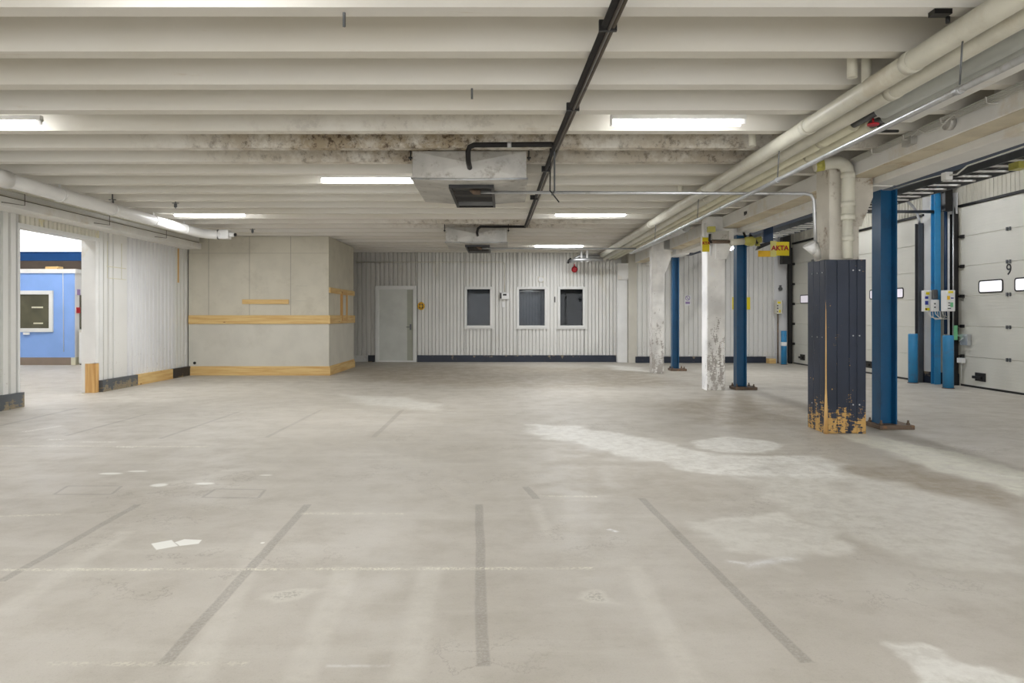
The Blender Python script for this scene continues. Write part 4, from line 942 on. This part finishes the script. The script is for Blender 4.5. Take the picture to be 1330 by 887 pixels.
# duct fittings under the ceiling at the end of the pipe bank
df = thing('pipe_manifold', (2.2, 18.4, 2.9), 'grey pipe manifold under the ceiling at the end of the pipe bank', 'pipes')
q0 = at(741, 336, 18.3); q1 = at(786, 333, 18.3)
put('lower_pipe', MB().tube([(q0[0], 18.3, 2.76), (q0[0]+.1, 18.1, 2.78), (2.6, 18.1, 2.80)], .05, 14), 'galv', df)
put('upper_pipe', MB().tube([(q0[0]-.02, 18.4, 2.76), (q0[0]+.25, 18.35, 2.9), (2.6, 18.35, 2.9)], .045, 14), 'galv', df)
for x in (2.05, 2.2): put('riser', MB().tube([(x, 18.1, 2.72), (x, 18.1, ZR)], .03, 12), 'white', df)
put('elbow', MB().tube([(q0[0]+.02, 18.3, 2.83), (q0[0]-.05, 18.3, 2.78), (q0[0]-.07, 18.3, 2.70)], .03, 10), 'black', df)

# left side pipe ------------------------------------------------------------
lp = thing('ceiling_pipe', (-5.8, 9, 2.9), 'thick white pipe along the left wall ending near the partition', 'pipe')
put('pipe_length', MB().tube([(-5.86, 2, 2.92), (-5.86, 12.9, 2.885), (-5.83, 13.1, 2.885), (-5.76, 13.25, 2.885), (-5.66, 13.33, 2.885), (-5.55, 13.36, 2.885)], .088, 24), 'pipewhite', lp)
put('coupling', MB().tube([(-5.86, 7.7, 2.902), (-5.86, 8.05, 2.901)], .105, 24), 'pipewhite', lp)
for y in (9.0, 10.2, 11.4, 12.5): put('clip', MB().box(-5.87, y-.015, 2.97, -5.85, y+.015, ZR+.0).tube([(-5.86, y-.02, 2.89), (-5.86, y+.02, 2.89)], .094, 20), 'pipewhite', lp)
pm = thing('pipe_actuator', (-5.45, 13.36, 2.88), 'white actuator box on the end of the thick left pipe', 'actuator')
put('housing', MB().box(-5.56, 13.28, 2.80, -5.37, 13.45, 2.975), 'white', pm, bevel=.012)
put('flange', MB().tube([(-5.6, 13.36, 2.885), (-5.575, 13.36, 2.885)], .098, 20), 'steel', pm)
put('cap', MB().tube([(-5.37, 13.36, 2.885), (-5.28, 13.36, 2.885)], .045, 14), 'white', pm); put('plug', MB().tube([(-5.28, 13.36, 2.885), (-5.245, 13.36, 2.885)], .03, 12), 'black', pm)
lc = thing('conduit_pipe', (-6.5, 9, 2.9), 'thin dark cable clipped along the boxed-in beam of the left wall', 'cable')
put('cable', MB().tube([(-6.53, 2, 2.862), (-6.53, 14.6, 2.86)], .006, 6), 'brownpipe', lc)
for y in (7.3, 9.3, 11.3, 13.2): put('cable_drop', MB().tube([(-6.59, y, 3.02), (-6.53, y, 2.95), (-6.53, y, 2.80), (-6.55, y-.4, 2.78)], .005, 6), 'brownpipe', lc)
tag(put('cable_tray', MB().box(-6.6, 2, 2.955, -6.5, 14.0, 2.962).box(-6.51, 2, 2.962, -6.5, 14, 2.985), 'cream', at=(-6.4, 8, 2.955)), 'narrow cream tray between the left beam and the thick pipe', 'cable tray')
# ceiling hooks
for k, (px, py, Y) in enumerate(((228, 262, 10.5), (328, 297, 13.7), (146, 255, 10.2), (447, 17, 3.9), (613, 114, 5.2))):
    q = at(px, py, Y); x = q[0]
    h = MB().tube([(x, Y, ZR+.2 if k > 2 else ZR+.3), (x, Y, ZR-.08)], .009, 6)
    if k < 3: h.box(x-.05, Y-.01, ZR-.005, x+.05, Y+.01, ZR+.006).box(x-.022, Y-.008, ZR-.065, x+.022, Y+.008, ZR-.01)
    tag(put('ceiling_hook', h, 'steel', at=(x, Y, ZR-.06)), ['dark hook hanging above the left lamp row, beside the near left tube', 'small hook above the top of the partition', 'faint hook above the thick left pipe', 'stub bolt in the nearest rib', 'stub bolt in the rib before the near heater'][k], 'hook')
tag(put('switch_box', MB().box(2.42, 3.84, 3.0, 2.52, 3.9, 3.028).tube([(2.5, 3.85, 2.985), (2.5, 3.85, 2.95)], .012, 8), 'black', at=(2.5, 3.85, 3.0)), 'small black fitting on the nearest rib by the thick pipe', 'fitting')

# ---------------------------------------------------------------- next hall beyond the opening
an = MB(); an.box(-24.2, -2, 0, -24, 27, 5.4); an.box(-24, -2.2, 0, -7.1, -2, 5.4)
struct(put('wall_annex', an, 'annexwhite'), 'white walls of the neighbouring hall')
an = MB(); an.box(-24, 26.8, 0, -7.1, 27, 3.6)
struct(put('wall_annex_end', an, 'annexbrown'), 'brown-grey end wall of the neighbouring hall')
struct(put('wall_annex_side', MB().box(-7.3, YB, 0, -7.1, 27, 5.4).box(-7.3, -7, 3.4, -7.1, YB, 5.4), 'annexwhite'), 'white side wall of the neighbouring hall')
struct(put('window_4', MB().box(-24, 26.85, 3.6, -7.1, 26.95, 5.4), 'upperglow'), 'glowing white band above the end wall of the neighbouring hall')  # plain white band whose brightness is emission
struct(put('ceiling_annex', MB().box(-24, -2, 5.4, -7.1, 27, 5.5), 'annexwhite'), 'white ceiling of the neighbouring hall')
tag(put('crane_beam', MB().box(-24, 23.0, 3.17, -7.35, 23.02, 3.43).box(-24, 22.9, 3.42, -7.35, 23.12, 3.45).box(-24, 22.9, 3.15, -7.35, 23.12, 3.18), 'annexbeam', at=(-14, 23, 3.15)), 'blue steel crane beam crossing the neighbouring hall', 'beam')
oc = thing('office_cabin', (-13.6, 20, 0), 'blue-fronted site office cabin seen through the opening in the left wall', 'cabin')
put('body', MB().box(-16.5, 18.02, .2, -11.32, 22, 2.45), 'annexwhite', oc)
put('blue_front', MB().box(-16.5, 18.0, .2, -11.33, 18.02, 2.42), 'cabinblue', oc, label='cornflower blue front panels')
put('roof_edge', MB().box(-16.55, 17.97, 2.42, -11.28, 22.05, 2.53), 'white', oc)
put('base_rail', MB().box(-16.5, 18.0, 0, -11.42, 22, .2), 'annexbrown', oc); put('corner_foot', MB().box(-11.42, 18.0, 0, -11.3, 22, .2), 'cream2', oc)
wn_ = put('window_frame', MB().frame('y', None, -13.7, -11.88, .87, 1.96, .1, 17.96, 18.01), 'frame', oc)
put('pane', MB().box(-13.6, 17.99, .97, -11.98, 18.0, 1.86), 'cabinglass', wn_)
for (x, z, l) in ((-12.45, 1.5, .3), (-12.4, 1.08, .25)): put('tape_strip', MB().box(x, 17.985, z, x+l, 17.99, z+.04), 'cream2', wn_)
put('window_handle', MB().box(-12.65, 17.95, .8, -12.5, 17.99, .86), 'paper', oc)
put('cable', MB().tube([(-11.62, 17.98, 2.45), (-11.6, 17.98, .35)], .008, 6), 'cable', oc)
put('side_window', MB().box(-11.32, 18.2, .95, -11.305, 19.5, 1.85), 'cabinglass', oc)
put('red_notice', MB().box(-11.318, 18.06, 1.37, -11.30, 18.2, 1.52), 'red', oc); put('white_notice', MB().box(-11.318, 18.09, 1.85, -11.30, 18.2, 2.0), 'purple', oc)
put('timber_block', MB().box(-12.3, 18.3, 2.53, -11.95, 18.5, 2.62), 'pine', oc)
cbn = thing('storage_cabinet', (-11.0, 18.3, 0), 'low pale cabinet beside the blue cabin beyond the opening', 'cabinet')
put('body', MB().box(-11.25, 18.05, .03, -10.8, 18.55, .92), 'boardlow', cbn, bevel=.005); put('door', MB().box(-11.22, 18.035, .06, -10.83, 18.05, .86), 'white', cbn); put('plinth', MB().box(-11.23, 18.07, 0, -10.82, 18.53, .03), 'steel', cbn)
for i, (x, y) in enumerate(((-9.0, 9.0), (-9.6, 12.5), (-10.5, 16.0), (-13.5, 15.5), (-9.0, 4.5), (-13.5, 9))):
    lamp(x-.6, y, 4.9, 1.2, ['first', 'second', 'third', 'fourth', 'fifth', 'sixth'][i]+' high tube lamp of the neighbouring hall', 'tubeannex', 'x', top=5.4)
